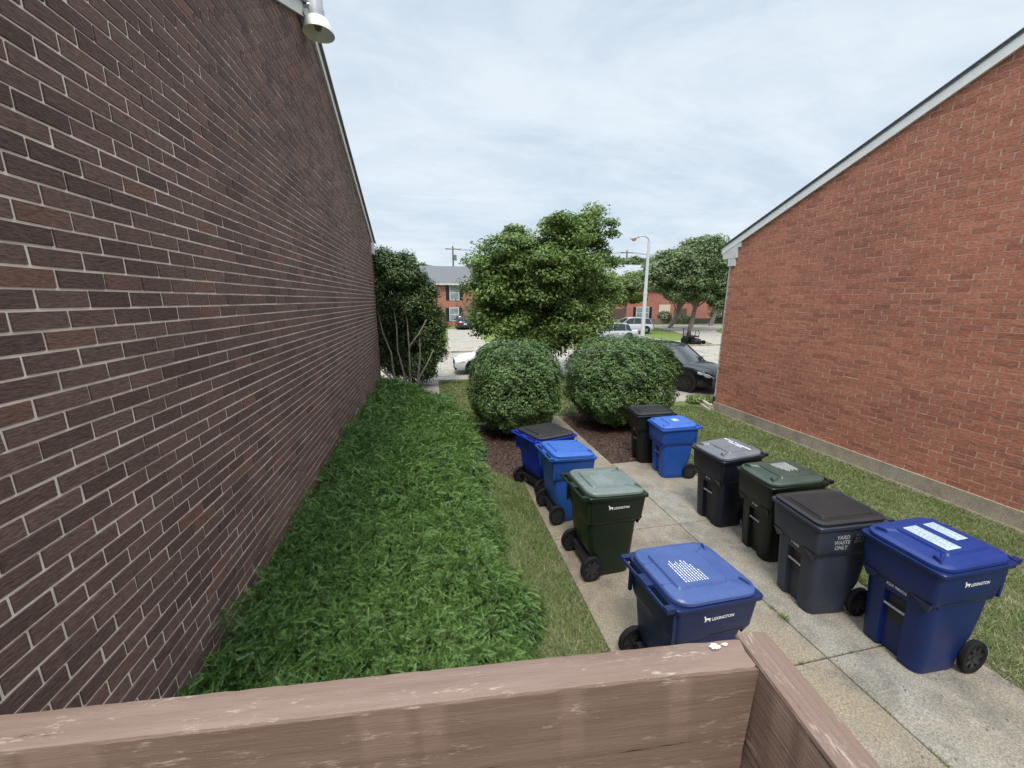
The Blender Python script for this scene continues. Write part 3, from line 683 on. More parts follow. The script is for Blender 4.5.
make_bin('bright blue wheeled bin standing beside the black one near the right shrub', (4.52,6.36), R(173), azure2, azure_lid, .88,.98,1.02, lid_label='small', group=GR, hub='disc')
make_bin('dark blue-grey wheeled bin with grey lid coloured paler for sky reflection, third from the back of the right row', (4.33,4.72), R(182), inky, grey_lid, .88,.96,1.13, front_no='81174', lid_label='band', group=GR)
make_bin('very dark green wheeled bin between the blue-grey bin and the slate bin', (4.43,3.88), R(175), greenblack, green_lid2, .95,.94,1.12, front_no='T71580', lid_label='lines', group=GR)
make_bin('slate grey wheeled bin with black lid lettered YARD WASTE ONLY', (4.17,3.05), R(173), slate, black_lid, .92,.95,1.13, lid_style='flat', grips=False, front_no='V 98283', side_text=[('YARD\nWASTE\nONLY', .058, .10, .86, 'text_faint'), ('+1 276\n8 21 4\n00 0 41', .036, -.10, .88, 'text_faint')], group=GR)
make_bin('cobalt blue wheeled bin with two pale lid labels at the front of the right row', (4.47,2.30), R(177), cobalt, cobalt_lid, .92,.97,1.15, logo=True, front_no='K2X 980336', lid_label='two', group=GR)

# ------------------------------------------------------------------ foliage
def leaves(c, up, size, n_, aspect=.5, droop=.5):
    """diamond leaves centred at c (n,3) with facing direction up (n,3)"""
    n = len(c); up = up/np.linalg.norm(up, axis=1, keepdims=True)
    a = rng.normal(size=(n,3)); a -= up*(a*up).sum(1, keepdims=True); a /= np.linalg.norm(a, axis=1, keepdims=True)
    b = np.cross(up, a); s = (size*rng.uniform(.6,1.25,n))[:,None]
    return np.stack([c-a*s, c-b*s*aspect+up*s*.12, c+a*s, c+b*s*aspect+up*s*.12], 1).reshape(-1,3)
def sph(n):
    v = rng.normal(size=(n,3)); return v/np.linalg.norm(v, axis=1, keepdims=True)
def crown(lobes, subr, nsub, per, size, flat=.7, upw=.6, shell=.55, aspect=.5, far=1.12):
    out = []; cs = []
    for (x,y,z,rx,ry,rz_) in lobes:
        k = max(4, int(nsub*rx*rz_)); d = sph(k); rad = rng.uniform(shell,1.0,k)[:,None]
        c = np.array([x,y,z]) + d*rad*np.array([rx,ry,rz_]); cs.append(c)
        for q, dd in zip(c, d):
            r0 = subr*rng.uniform(.6,1.35); n = int(per*rng.uniform(.6,1.3)); e = sph(n); rr = rng.uniform(.3,far,n)[:,None]
            p = q + e*rr*r0*np.array([1.15,1.15,flat]); up = e*.6 + np.array([0,0,upw]) + rng.normal(size=(n,3))*.55 + dd*.2
            out.append(leaves(p, up, size, n, aspect))
    V = np.concatenate(out); return V, len(V)//4, np.concatenate(cs)
def limbs(mb, base, tips, r0, trunk_top, n=7):
    base = Vector(base); tt = Vector(trunk_top)
    mb.tube([base, base.lerp(tt,.5)+Vector((r0*.4,r0*.2,0)), tt], [r0*1.25, r0, r0*.8], n)
    for t_ in tips:
        t_ = Vector(t_); st = base.lerp(tt, random.uniform(.55,1)); mid = st.lerp(t_, .5)+Vector((random.uniform(-.15,.15), random.uniform(-.15,.15), random.uniform(0,.25)))
        mb.tube([st, mid, t_], [r0*.5, r0*.28, r0*.1], 5)
def tree(name, label, cat, loc, lobes, subr, nsub, per, size, mat, r0, ttop, bark, group=None, ntips=26, **kw):
    T = thing(name, label, cat, loc, 0, group)
    V, n, cs = crown(lobes, subr, nsub, per, size, **kw)
    link('crown', fast_mesh('crown', V, n, mat), T)
    m = MB(); idx = rng.choice(len(cs), min(ntips, len(cs)), replace=False); limbs(m, (0,0,0), [cs[i] for i in idx], r0, ttop); m.build('trunk', bark, T, 50)
    return T
LF = {}
LF['maple'] = leaf_mat('maple leaves', [(.1,(.036,.072,.017)),(.4,(.085,.150,.034)),(.7,(.17,.25,.060)),(1,(.28,.36,.11))], .5, .3, .9)
LF['hedge'] = leaf_mat('shrub leaves', [(.1,(.018,.042,.012)),(.45,(.052,.100,.026)),(.75,(.105,.175,.046)),(1,(.20,.28,.09))], .5, .12, 1.2, .35)
LF['holly'] = leaf_mat('dark evergreen leaves', [(.1,(.020,.038,.013)),(.5,(.050,.085,.026)),(.85,(.105,.16,.048)),(1,(.18,.24,.075))], .45, .12, .8)
LF['pale'] = leaf_mat('pale green leaves', [(.1,(.065,.105,.042)),(.5,(.13,.185,.078)),(.8,(.20,.26,.12)),(1,(.30,.35,.20))], .55, .25, .35)
LF['bright'] = leaf_mat('yellow green leaves', [(.1,(.08,.13,.03)),(.5,(.16,.23,.06)),(1,(.30,.38,.12))], .55, .25, .6)
LF['yew'] = leaf_mat('spreading evergreen needles', [(.15,(.015,.042,.011)),(.45,(.046,.102,.023)),(.72,(.088,.165,.038)),(1,(.17,.26,.07))], .5, .15, .9)
LF['yew_tip'] = leaf_mat('fresh evergreen tips', [(.1,(.070,.145,.034)),(.6,(.140,.245,.058)),(1,(.24,.35,.11))], .5, .2, .9)

# rounded clipped shrubs behind the bins
def round_shrub(name, label, loc, rx, ry, h, n, seed, group):
    T = thing(name, label, 'shrub', loc, 0, group); d = sph(n); rs = np.random.default_rng(seed)
    ph = rs.uniform(0, 6.28, 12)
    def rad(d):
        az = np.arctan2(d[:,1], d[:,0]); el = d[:,2]
        return 1+.035*np.sin(5*az+ph[0]+3*el)+.03*np.sin(9*az+ph[1]-7*el)+.022*np.sin(17*az+ph[2]+11*el)+.02*np.sin(13*el+ph[3])+.015*np.sin(29*az+23*el)
    # superellipsoid shape, leaves thick on the shell, layered
    pw = .78
    q = np.sign(d)*np.abs(d)**pw; q /= (np.abs(q)**2.5).sum(1, keepdims=True)**(1/2.5)
    lay = rng.uniform(0,1,n)**2
    tmp = .5+.5*np.sin(q[:,0]*23+3*np.sin(q[:,2]*17))*np.sin(q[:,1]*21+2*np.sin(q[:,2]*13)+1)*1.0
    rr = rad(d)*(1.0 - .16*lay - .05*tmp); shoot = rng.uniform(0,1,n) < .03; rr = np.where(shoot, rr*rng.uniform(1.0,1.07,n), rr)
    c = q*rr[:,None]*np.array([rx,ry,h/2*.97]); cz = h/2+.03
    # narrower toward the base
    zf = (c[:,2]+h/2)/h; c[:,:2] *= (.80+.20*np.clip(zf*3.0,0,1))[:,None]; c[:,2] += cz
    k = c[:,2] > .04; c, d = c[k], d[k]
    up = d*.9 + np.array([0,0,.75]) + rng.normal(size=d.shape)*.38
    V = leaves(c, up, .038, len(c), .40); link('foliage', fast_mesh('foliage', V, len(c), LF['hedge']), T)
    # inner dark twig mass and stems
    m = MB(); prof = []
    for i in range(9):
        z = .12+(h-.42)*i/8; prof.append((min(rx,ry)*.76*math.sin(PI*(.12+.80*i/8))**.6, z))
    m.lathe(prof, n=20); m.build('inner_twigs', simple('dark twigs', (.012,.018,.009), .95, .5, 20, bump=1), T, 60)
    m = MB()
    for i in range(7):
        a = 2*PI*i/7; m.tube([(.08*math.cos(a),.08*math.sin(a),0),(.25*math.cos(a),.25*math.sin(a),.35),(.5*math.cos(a),.5*math.sin(a),.9)], [.03,.022,.012], 5)
    m.build('stem', M['bark'], T, 50)
GS = 'rounded clipped shrubs behind the bins'
round_shrub('round_shrub', 'rounded green shrub behind the black-lidded royal blue bin, left of the grass gap', (2.02,9.4,0), 1.18,1.18,2.46, 42000, 3, GS)
round_shrub('round_shrub', 'wider rounded green shrub behind the black bin and beside the dark car', (4.98,9.5,0), 1.47,1.34,2.52, 52000, 8, GS)

# central maple-like tree across the lawn
pxm = 16/385
lobes = []
for (px_, py_, rp_) in ((500,252,27),(482,285,20),(515,270,34),(548,262,24),(578,238,22),(592,228,15),(575,275,32),(600,290,20),(540,300,36),(495,308,26),(478,312,16),(570,312,24),(600,308,16),(525,322,22),(550,330,14),(588,215,9),(512,232,9),(560,228,12),(530,250,18),(560,262,26),(600,270,18),(475,300,14),(510,290,30),(555,318,26),(530,275,26),(475,268,12),(548,338,8),(548,240,22),(568,226,16),(550,255,24),(562,290,34),(520,262,30),(600,255,16),(488,265,22),(608,290,16)):
    Xw = (px_-541)*pxm*1.03; Zw = 3.62+(290-py_)*pxm*1.03; lobes.append((Xw, random.uniform(-1.3,1.3)*(1 if rp_ > 16 else .4), Zw, rp_*pxm, rp_*pxm*1.05, rp_*pxm*.92))
tree('broadleaf_tree', 'large dark green broadleaf tree in the middle beyond the rounded shrubs', 'tree', (4.75,16.1,0), lobes, .40, 17, 330, .074, LF['maple'], .14, (.1,0,2.6), M['bark'], ntips=40, upw=.75, flat=.62, shell=.7, far=1.3)

# tall multi-stem evergreen by the left house corner
T = thing('evergreen_tree', 'tall dark multi-stem evergreen against the dark brick house corner', 'tree', (-.95,15.1,0))
lob = [(-.75,.2,4.3,.75,.7,.75),(-.1,.1,4.4,.7,.7,.6),(.35,.2,3.9,.65,.6,.7),(-.6,.2,3.5,.8,.7,.7),(.2,.2,3.2,.8,.7,.7),(.75,.3,3.2,.55,.5,.6),(.85,.4,2.4,.6,.6,.75),(.45,.5,2.1,.7,.5,.6),(1.0,.3,1.7,.55,.5,.5),(.75,.3,1.25,.6,.5,.4),(.5,.2,.9,.55,.5,.4),(-.6,.7,2.2,.8,.4,.7),(-.3,.8,1.4,.9,.35,.7),(.2,.7,.7,.7,.4,.4),(-.9,.4,3.0,.5,.5,.6),(-.8,.2,4.85,.4,.4,.3),(-.2,.2,4.85,.35,.35,.25),(-.5,1.1,1.0,.9,.4,.7),(.1,1.1,1.6,.8,.4,.8),(-.9,1.0,1.6,.7,.4,.8),(.9,.3,2.9,.35,.3,.4),(1.15,.3,1.9,.3,.3,.35)]
V, n, cs = crown(lob, .26, 66, 250, .052, flat=1.1, upw=.6, shell=.6)
link('crown', fast_mesh('crown', V, n, LF['holly']), T)
for i, (bx, by, pts) in enumerate([(-.15,-.35,[(-.12,-.38,.7),(-.3,-.42,1.6),(-.28,-.4,2.5),(-.4,-.2,3.4)]), (-.35,-.45,[(-.5,-.5,.9),(-.52,-.5,1.5),(-.75,-.5,2.2),(-.9,-.4,3.0)]), (.12,-.4,[(.10,-.45,.8),(.12,-.5,1.7),(.10,-.4,2.6),(.0,-.2,3.5)]), (.3,-.45,[(.42,-.5,.8),(.5,-.5,1.3),(.52,-.45,2.0)]), (.3,-.45,[(.45,-.6,.6),(.75,-.65,1.1),(1.0,-.5,1.6)]), (.12,-.5,[(.15,-.55,1.75),(.5,-.65,2.2),(.8,-.5,2.7)]), (-.15,-.4,[(-.5,-.55,.5),(-.9,-.55,.9),(-1.0,-.5,1.2)])]):
    m = MB(); z0_ = 0 if i not in (5,) else 1.6; m.tube([(bx,by,z0_)]+pts, [.04,.036,.028,.02,.010][:len(pts)+1], 7); m.build('stem', M['bark_pale'], T, 50)

# far trees
GT = 'trees across the street'
tree('broadleaf_tree', 'wide pale green tree rising beside the roof of the red brick house', 'tree', (28.0,38,0),
     [(-2.0,0,7.0,2.2,2,1.6),(.2,0,7.8,2.4,2.2,1.9),(2.4,0,7.2,2.2,2,2.0),(-3.8,0,5.9,1.6,1.5,1.1),(-1.2,0,5.4,2.2,2,1.4),(1.6,0,5.2,2.4,2,1.6),(3.8,0,5.2,1.6,1.6,1.8),(-4.6,0,6.8,1.0,1,.7),(3.2,0,3.6,1.4,1.3,.9),(.6,0,3.9,1.8,1.5,.8),(1.4,0,9.2,1.5,1.4,.8),(-3.0,0,7.2,1.8,1.5,1.2),(-5.2,0,5.6,1.3,1.2,1.0),(4.2,0,6.9,1.6,1.5,1.4),(-2.6,0,4.4,1.8,1.4,.9),(0,.3,6.2,2.6,2,1.6)], .75, 12, 330, .16, LF['pale'], .22, (.6,0,4.5), M['bark'], group=GT, ntips=30)
tree('broadleaf_tree', 'leaning small tree with pale trunk in front of the cream garage panels', 'tree', (29.2,43.5,0),
     [(.8,0,5.0,1.5,1.3,1.0),(-.3,0,4.5,1.3,1.2,.9),(2.2,0,4.6,1.5,1.3,1.0)], .6, 10, 260, .15, LF['pale'], .22, (1.6,0,3.3), M['bark_pale'], group=GT, ntips=12)
tree('broadleaf_tree', 'tree with dark forked trunk against the edge of the red brick house', 'tree', (37.0,46,0),
     [(1.5,0,6.0,2.2,2,1.8),(-.8,0,5.2,2.0,1.8,1.4),(3.2,0,4.6,1.8,1.8,1.2),(.6,0,7.4,2,2,1.2)], .75, 12, 330, .16, LF['pale'], .25, (.9,0,3.2), M['bark'], group=GT, ntips=14)
tree('broadleaf_tree', 'yellow-green slender tree left of the street lamp', 'tree', (22.2,42,0),
     [(-1.6,0,4.6,1.6,1.4,1.0),(.2,0,5.2,1.5,1.4,1.1),(-3.0,0,5.0,1.3,1.3,.9),(.9,0,3.9,1.2,1.2,.8),(-1.2,0,3.4,1.6,1.3,.6),(-3.4,0,3.9,1.2,1.2,.8),(-4.6,0,4.6,1.2,1.2,.9),(-2.4,0,5.8,1.3,1.2,.8),(1.6,0,5.6,1.2,1.1,.9)], .6, 11, 260, .14, LF['bright'], .10, (0,0,4.2), M['bark_pale'], group=GT, ntips=14)
tree('broadleaf_tree', 'green tree top rising behind the grey roof right of the big tree', 'tree', (31.0,62,0), [(0,0,8.3,3,2,1.6),(3.4,0,8.9,2.6,2,1.7),(6,0,8.8,2.4,2,1.5)], 1.0, 4, 300, .26, LF['pale'], .3, (1,0,6), M['bark'], group=GT, ntips=10)
tree('broadleaf_tree', 'tree top above the roofs beside the left evergreen', 'tree', (-3.2,60,0), [(0,0,8.0,2.2,2,1.6),(2.4,0,7.6,1.8,1.6,1.2),(-2.5,0,7.5,2,2,1.5)], .9, 6, 300, .22, LF['maple'], .3, (0,0,5.5), M['bark'], group=GT, ntips=10)
def bush(label, loc, r, h, mat=LF['holly'], size=.08, n=1800, name='bush', grp=None):
    T = thing(name, label, 'bush', loc, 0, grp); d = sph(n); c = d*rng.uniform(.7,1.05,n)[:,None]*np.array([r,r,h/2])+np.array([0,0,h/2]); c = c[c[:,2] > 0]; d = d[:len(c)]
    V = leaves(c, rng.normal(size=c.shape)*.6+np.array([0,0,.9]), size, len(c)); link('foliage', fast_mesh('foliage', V, len(c), mat), T)
    m = MB(); m.tube([(0,0,0),(0,0,h*.5)], [.05,.02], 5); m.build('stem', M['bark'], T)
GB = 'foundation bushes across the street'
bush('round dark bush in front of the far red house beside the window', (33.2,51.0,.35), 1.0, 1.5, group if False else LF['holly'], .1, 1500, grp=GB)
bush('wide dark bush at the foot of the pale tree, far right', (43.0,51,.35), 2.0, 2.2, LF['holly'], .12, 2600, grp=GB)
bush('low dark bush on the bed behind the leaning tree', (35.6,50.0,.3), 1.6, .9, LF['holly'], .1, 1200, grp=GB)
bush('dark bush beside the far parked hatchback, left side', (1.3,50.6,0), .8, 2.0, LF['holly'], .09, 1800, grp=GB)
bush('small dark bush beside the far parked hatchback, right side', (5.0,51.0,0), .8, 1.5, LF['holly'], .09, 1500, grp=GB)
bush('tall dark columnar bush left of the far driveway', (-.9,40.5,0), 1.3, 4.6, LF['holly'], .10, 5000, grp=GB)
bush('small lime green plant at the corner of the red brick house', (8.75,11.0,0), .42, .28, LF['bright'], .05, 700, 'lime_plant')

# spreading evergreen bed beside the dark brick wall
EDGE = [(1.0,.75),(2.0,.80),(2.68,.85),(3.34,.90),(4.48,.81),(6.03,.77),(7.4,.88),(9.0,1.02),(10.2,.92),(11.5,.46),(12.6,-.1),(13.6,-.75),(14.6,-1.5)]
def edge_x(y): return np.interp(y, [e_[0] for e_ in EDGE], [e_[1] for e_ in EDGE])
def hfun(x, y):
    ex = edge_x(y)+.09*np.sin(y*4.1)+.06*np.sin(y*9.7+1)+.035*np.sin(y*23)+.02*np.sin(y*57); u = np.clip((ex-x)/1.0, 0, 1); prof = np.sqrt(1-(1-u)**2)
    w_ = .84+.11*np.sin(x*3.3+y*1.7)*np.sin(y*2.3-x*1.1)+.09*np.sin(x*7.9-y*4.9)*np.sin(y*6.1+x*3)+.085*np.sin(x*15+y*6)*np.sin(y*14-x*9)+.07*np.sin(x*29-y*11+2*np.sin(y*5))*np.sin(y*25+x*15)
    return prof*w_*.86, ex
YB = thing('evergreen_ground_cover', 'dense spreading green evergreen bed along the dark brick wall', 'ground cover', (-.4,7,0)); YB['kind'] = 'stuff'
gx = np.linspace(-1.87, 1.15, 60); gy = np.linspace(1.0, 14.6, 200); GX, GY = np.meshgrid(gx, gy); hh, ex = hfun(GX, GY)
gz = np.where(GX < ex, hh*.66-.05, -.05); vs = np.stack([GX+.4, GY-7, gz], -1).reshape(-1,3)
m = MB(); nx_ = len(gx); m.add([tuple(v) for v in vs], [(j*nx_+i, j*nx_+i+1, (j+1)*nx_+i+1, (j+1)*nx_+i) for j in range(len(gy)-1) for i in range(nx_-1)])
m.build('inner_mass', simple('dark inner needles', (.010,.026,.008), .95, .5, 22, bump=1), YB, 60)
def sprays(N, ylo, yhi, L0, nleaf, wk=1.0):
    y = ylo+(yhi-ylo)*rng.uniform(0,1,N); x = rng.uniform(-1.83, 1.2, N); h, ex = hfun(x, y); k = x < ex+.05; x, y, h = x[k], y[k], h[k]; n = len(x)
    e_ = 1e-2; hx = (hfun(x+e_, y)[0]-h)/e_; hy = (hfun(x, y+e_)[0]-h)/e_
    nr = np.stack([-np.clip(hx,-2.0,2.0), -np.clip(hy,-2.0,2.0), np.ones(n)], 1); nr /= np.linalg.norm(nr, axis=1, keepdims=True)
    a = rng.normal(size=(n,3))*.75 + np.array([.35,-.25,.0]); a -= nr*(a*nr).sum(1, keepdims=True); a /= np.linalg.norm(a, axis=1, keepdims=True)
    lift = rng.uniform(.1,1.5,n)[:,None]; ax = a+nr*lift; ax /= np.linalg.norm(ax, axis=1, keepdims=True)
    sd_ = np.cross(nr, a)+rng.normal(size=(n,3))*.3; sd_ -= ax*(sd_*ax).sum(1, keepdims=True); sd_ /= np.linalg.norm(sd_, axis=1, keepdims=True)
    nn = np.cross(ax, sd_)
    dep = 1-.34*rng.uniform(0,1,n)**1.4 + (rng.uniform(0,1,n) < .06)*rng.uniform(.0,.09,n)
    P = np.stack([x, y, h*dep-.02], 1); L = (L0*rng.uniform(.55,1.45,n))[:,None]; body, tip = [], []
    for i in range(nleaf):
        t_ = (i+.6)/nleaf; s_ = 1 if i % 2 else -1; q = P+ax*L*t_ + np.array([0,0,-.18])*(L*t_**2)
        wl = L*(.26*(1-t_*.5)); dirn = sd_*s_*.85+ax*.6+nn*rng.uniform(-.35,.35,n)[:,None]; dirn /= np.linalg.norm(dirn, axis=1, keepdims=True)
        wd = ax*wl*.115*wk
        tri = np.stack([q-wd, q+wd, q+dirn*wl+wd*.5, q+dirn*wl-wd*.2], 1); (tip if t_ > .62 else body).append(tri.reshape(n,4,3))
    q2 = P+ax*L*1.04+np.array([0,0,-.18])*L; wd = sd_*L*.022*wk; tip.append(np.stack([P-wd*1.4,P+wd*1.4,q2+wd,q2-wd],1))
    return np.concatenate(body).reshape(-1,3), np.concatenate(tip).reshape(-1,3)
b1_, t1_ = sprays(44000, 1.6, 5.0, .080, 17, 1.15); b2_, t2_ = sprays(26000, 5.0, 9.0, .10, 11, 1.7); b3_, t3_ = sprays(17000, 9.0, 14.5, .125, 8, 2.2)
off = np.array([-.4,7,0])
for nm, arr, mt in (('foliage', np.concatenate([b1_,b2_,b3_])-off, LF['yew']), ('new_growth', np.concatenate([t1_,t2_,t3_])-off, LF['yew_tip'])):
    link(nm, fast_mesh(nm, arr, len(arr)//4, mt), YB)

# ------------------------------------------------------------------ landscape timbers by the house corner
for i, (x0_, y0_, x1_, y1_, z_) in enumerate([(8.55,10.15,8.95,11.45,.0),(8.38,10.05,8.78,11.35,.0),(8.46,10.1,8.86,11.4,.10)]):
    T = MB(); d = Vector((x1_-x0_, y1_-y0_, 0)); L = d.length
    T.loft([[(x, y*.05/.05, z) for y, z in ((-.05,.01),(-.04,0),(.04,0),(.05,.01),(.05,.08),(.04,.095),(-.04,.095),(-.05,.08))] for x in (0, L*.5, L)])
    o = T.build('landscape_timber', M['timber'], None, 40); o.location = (x0_,y0_,z_+.002); o.rotation_euler = (0,0,math.atan2(d.y,d.x))
    tag(o, ['landscape timber on the ground nearest the brick house corner','landscape timber on the ground, outer one of the stack','landscape timber resting on top of the other two'][i], 'timber', 'landscape timbers by the house corner')

# ------------------------------------------------------------------ vehicles
def paint(name, c, met=.3): 
    t = NT(name); t.col(c); return t.set(Roughness=.28, Metallic=met, Coat_Weight=.35, Coat_Roughness=.05, Specular_IOR_Level=.35)
M['carblack'] = paint('black car paint', (.005,.006,.008), 0); M['carsilver'] = paint('silver car paint', (.48,.50,.53)); M['carwhite'] = paint('white car paint', (.78,.79,.80), 0); M['carblue'] = paint('dark grey blue car paint', (.045,.05,.065))
M['carglass'] = NT('dark car glass'); M['carglass'].col((.02,.025,.028)); M['carglass'] = M['carglass'].set(Roughness=.04, Specular_IOR_Level=.8)
M['lampred'] = simple('red lamp lens', (.45,.02,.02), .2, .1); M['lampclear'] = simple('clear lamp lens', (.6,.63,.66), .12, .1)
def car(label, loc, rz, mat, L=4.6, W=1.85, Hr=1.68, suv=True, name='parked_car', group=None):
    """front towards +x, origin on the ground at the centre"""
    C = thing(name, label, 'car', loc, rz, group); hl = L/2; hw = W/2; belt = .98 if suv else .88; hood = 1.0 if suv else .88
    def sec(x, w, zb, zt, crown_=.02): 
        half = [(w*.90,zb),(w*.985,zb+.10),(w,zb+.32),(w*.985,zt-.16),(w*.93,zt-.05),(w*.84,zt),(w*.4,zt+crown_)]
        return [(x,-y,z) for y, z in half] + [(x,y,z) for y, z in reversed(half)]
    m = MB()
    st = [(-hl,.80,.42,.80),(-hl+.08,.90,.30,.92),(-hl+.35,.97,.24,belt),(-hl*.45,1.0,.22,belt),(0,1.0,.22,belt),(hl*.30,1.0,.22,belt+.01),(hl*.48,1.0,.22,hood+.02),(hl*.70,.985,.24,hood-.02),(hl-.30,.95,.26,hood-.10),(hl-.09,.86,.28,hood-.22),(hl,.76,.36,hood-.34)]
    m.loft([sec(x, w*hw, zb, zt, .03) for x, w, zb, zt in st]); m.build('body', mat, C, 32)
    # greenhouse
    def gsec(x, w, z): return [(x,-w,z[0]),(x,-w*.93,z[1]-.06),(x,-w*.82,z[1]),(x,w*.82,z[1]),(x,w*.93,z[1]-.06),(x,w,z[0])]
    xr = -hl*.88 if suv else -hl*.72; m = MB()
    gt = [(xr,belt+.02),(xr+.28,Hr-.10),(xr+.6,Hr-.03),(-.1,Hr),(hl*.14,Hr-.03),(hl*.22,Hr-.09),(hl*.54,belt+.01)]
    m.loft([gsec(x, hw*.90-(zt-belt)*.10, (belt-.03, zt)) for x, zt in gt]); m.build('windows', M['carglass'], C, 40)
    m = MB(); m.loft([[(x,-hw*.70,zt-.01),(x,-hw*.66,zt+.022),(x,hw*.66,zt+.022),(x,hw*.70,zt-.01)] for x, zt in gt[1:6]]); ww = hw*.86
    for s in (-1,1):   # pillars and roof rails
        for (xa,za,xb,zb_) in ((gt[0][0]+.02,belt,gt[1][0],Hr-.12),(hl*.54,belt,hl*.20,Hr-.10),(-.05,belt,-.08,Hr-.05),(-hl*.5,belt,-hl*.46,Hr-.07)):
            m.tube([(xa,s*hw*.905,za),(xb,s*(hw*.84),zb_)], .030 if abs(xa) > .2 else .022, 4)
        m.tube([(gt[1][0],s*hw*.80,Hr-.10),(-.1,s*hw*.80,Hr-.02),(hl*.20,s*hw*.80,Hr-.09)], .028, 5)
    m.build('roof', mat, C, 40)
    wr = .36 if suv else .33
    for sx_ in (-1,1):
        for s in (-1,1):
            cx = sx_*hl*.60 + (.02 if sx_ > 0 else -.02)
            m = MB(); m.disc((cx,s*(hw-.085),wr+.02), (0,1,0), wr+.07, .18, 28); m.build('wheel_arch', M['black'], C, 40)
            m = MB(); m.lathe([(wr*.66,-.11),(wr*.94,-.11),(wr,-.09),(wr,.09),(wr*.94,.11),(wr*.66,.11)], (cx,s*(hw-.10),wr), 28, axis='y', ring=True); wh = m.build('wheel', M['tyre'], C, 40)
            m = MB(); m.disc((cx,s*(hw-.10),wr), (0,1,0), wr*.67, .10, 24)
            for k_ in range(5):
                a = 2*PI*k_/5; m.tube([(cx,s*(hw-.0),wr),(cx+math.cos(a)*wr*.64,s*(hw-.005),wr+math.sin(a)*wr*.64)], [.04,.028], 4)
            m.build('rim', M['hub_grey'] if mat is M['carblack'] else M['steel'], wh, 40)
    for s in (-1,1):
        m = MB(); m.loft([[(hl*x, s*hw*y, z) for y, z in yz] for x, yz in ((.80,((.95,hood-.17),(.95,hood-.26),(.99,hood-.24),(.99,hood-.17))),(.955,((.60,hood-.24),(.60,hood-.36),(.86,hood-.36),(.86,hood-.26))),(1.0,((.44,hood-.34),(.44,hood-.40),(.72,hood-.42),(.72,hood-.36))))]); m.build('headlight', M['lampclear'], C, 30)
        m = MB(); m.box(-hl-.01,-hl+.12,s*hw*.62 if s > 0 else -hw*.93,s*hw*.93 if s > 0 else -hw*.62,.72,.88); m.build('taillight', M['lampred'], C)
        m = MB(); m.loft([[(hl*.40,s*hw*.90,belt+.05),(hl*.46,s*hw*.90,belt+.05),(hl*.46,s*hw*.90,belt+.09),(hl*.40,s*hw*.90,belt+.09)],[(hl*.38,s*(hw+.10),belt+.02),(hl*.46,s*(hw+.10),belt+.02),(hl*.46,s*(hw+.10),belt+.16),(hl*.38,s*(hw+.10),belt+.16)],[(hl*.38,s*(hw+.19),belt+.04),(hl*.44,s*(hw+.19),belt+.04),(hl*.44,s*(hw+.19),belt+.14),(hl*.38,s*(hw+.19),belt+.14)]]); m.build('mirror', mat, C, 40)
    m = MB(); m.loft([[(hl*.985,-hw*.42,hood-.36),(hl*.985,hw*.42,hood-.36),(hl*.985,hw*.34,hood-.58),(hl*.985,-hw*.34,hood-.58)],[(hl+.02,-hw*.42,hood-.36),(hl+.02,hw*.42,hood-.36),(hl+.02,hw*.34,hood-.58),(hl+.02,-hw*.34,hood-.58)]]); m.build('grille', M['black'], C)
    m = MB(); m.tube([(hl*.955,-hw*.74,hood-.375),(hl+.025,-hw*.44,hood-.43),(hl+.03,-hw*.34,hood-.58),(hl+.035,0,hood-.62),(hl+.03,hw*.34,hood-.58),(hl+.025,hw*.44,hood-.43),(hl*.955,hw*.74,hood-.375)], .018, 6); m.build('grille_trim', M['chrome'], C, 50)
    m = MB(); m.box(hl-.10,hl+.005,-hw*.8,hw*.8,.27,.36); m.box(-hl-.01,-hl+.1,-hw*.85,hw*.85,.28,.40); m.build('lower_bumper', M['black'], C)
    m = MB(); m.box(-hl-.02,-hl+.02,-.17,.17,.60,.74); m.build('number_plate', M['white'], C)
    return C
GC = 'parked cars'
car('black parked car with chrome grille at the red brick house corner', (9.42,14.15,.02), R(-64), M['carblack'], 4.6,1.85,1.68,True, group=GC)
car('silver parked car behind the right rounded shrub', (14.6,30.4,.03), R(180), M['carsilver'], 4.9,1.85,1.50,False, group=GC)
car('light grey parked car behind the silver one beside the lamp', (20.2,37.0,.03), R(175), M['carsilver'], 4.5,1.82,1.62,True, group=GC)
car('white parked car half hidden behind the left rounded shrub', (3.2,18.6,-.06), R(180), M['carwhite'], 4.4,1.78,1.44,False, group=GC)
car('dark grey blue hatchback on the far driveway seen from behind', (3.85,47.0,.03), R(90), M['carblue'], 4.3,1.82,1.62,True, group=GC)

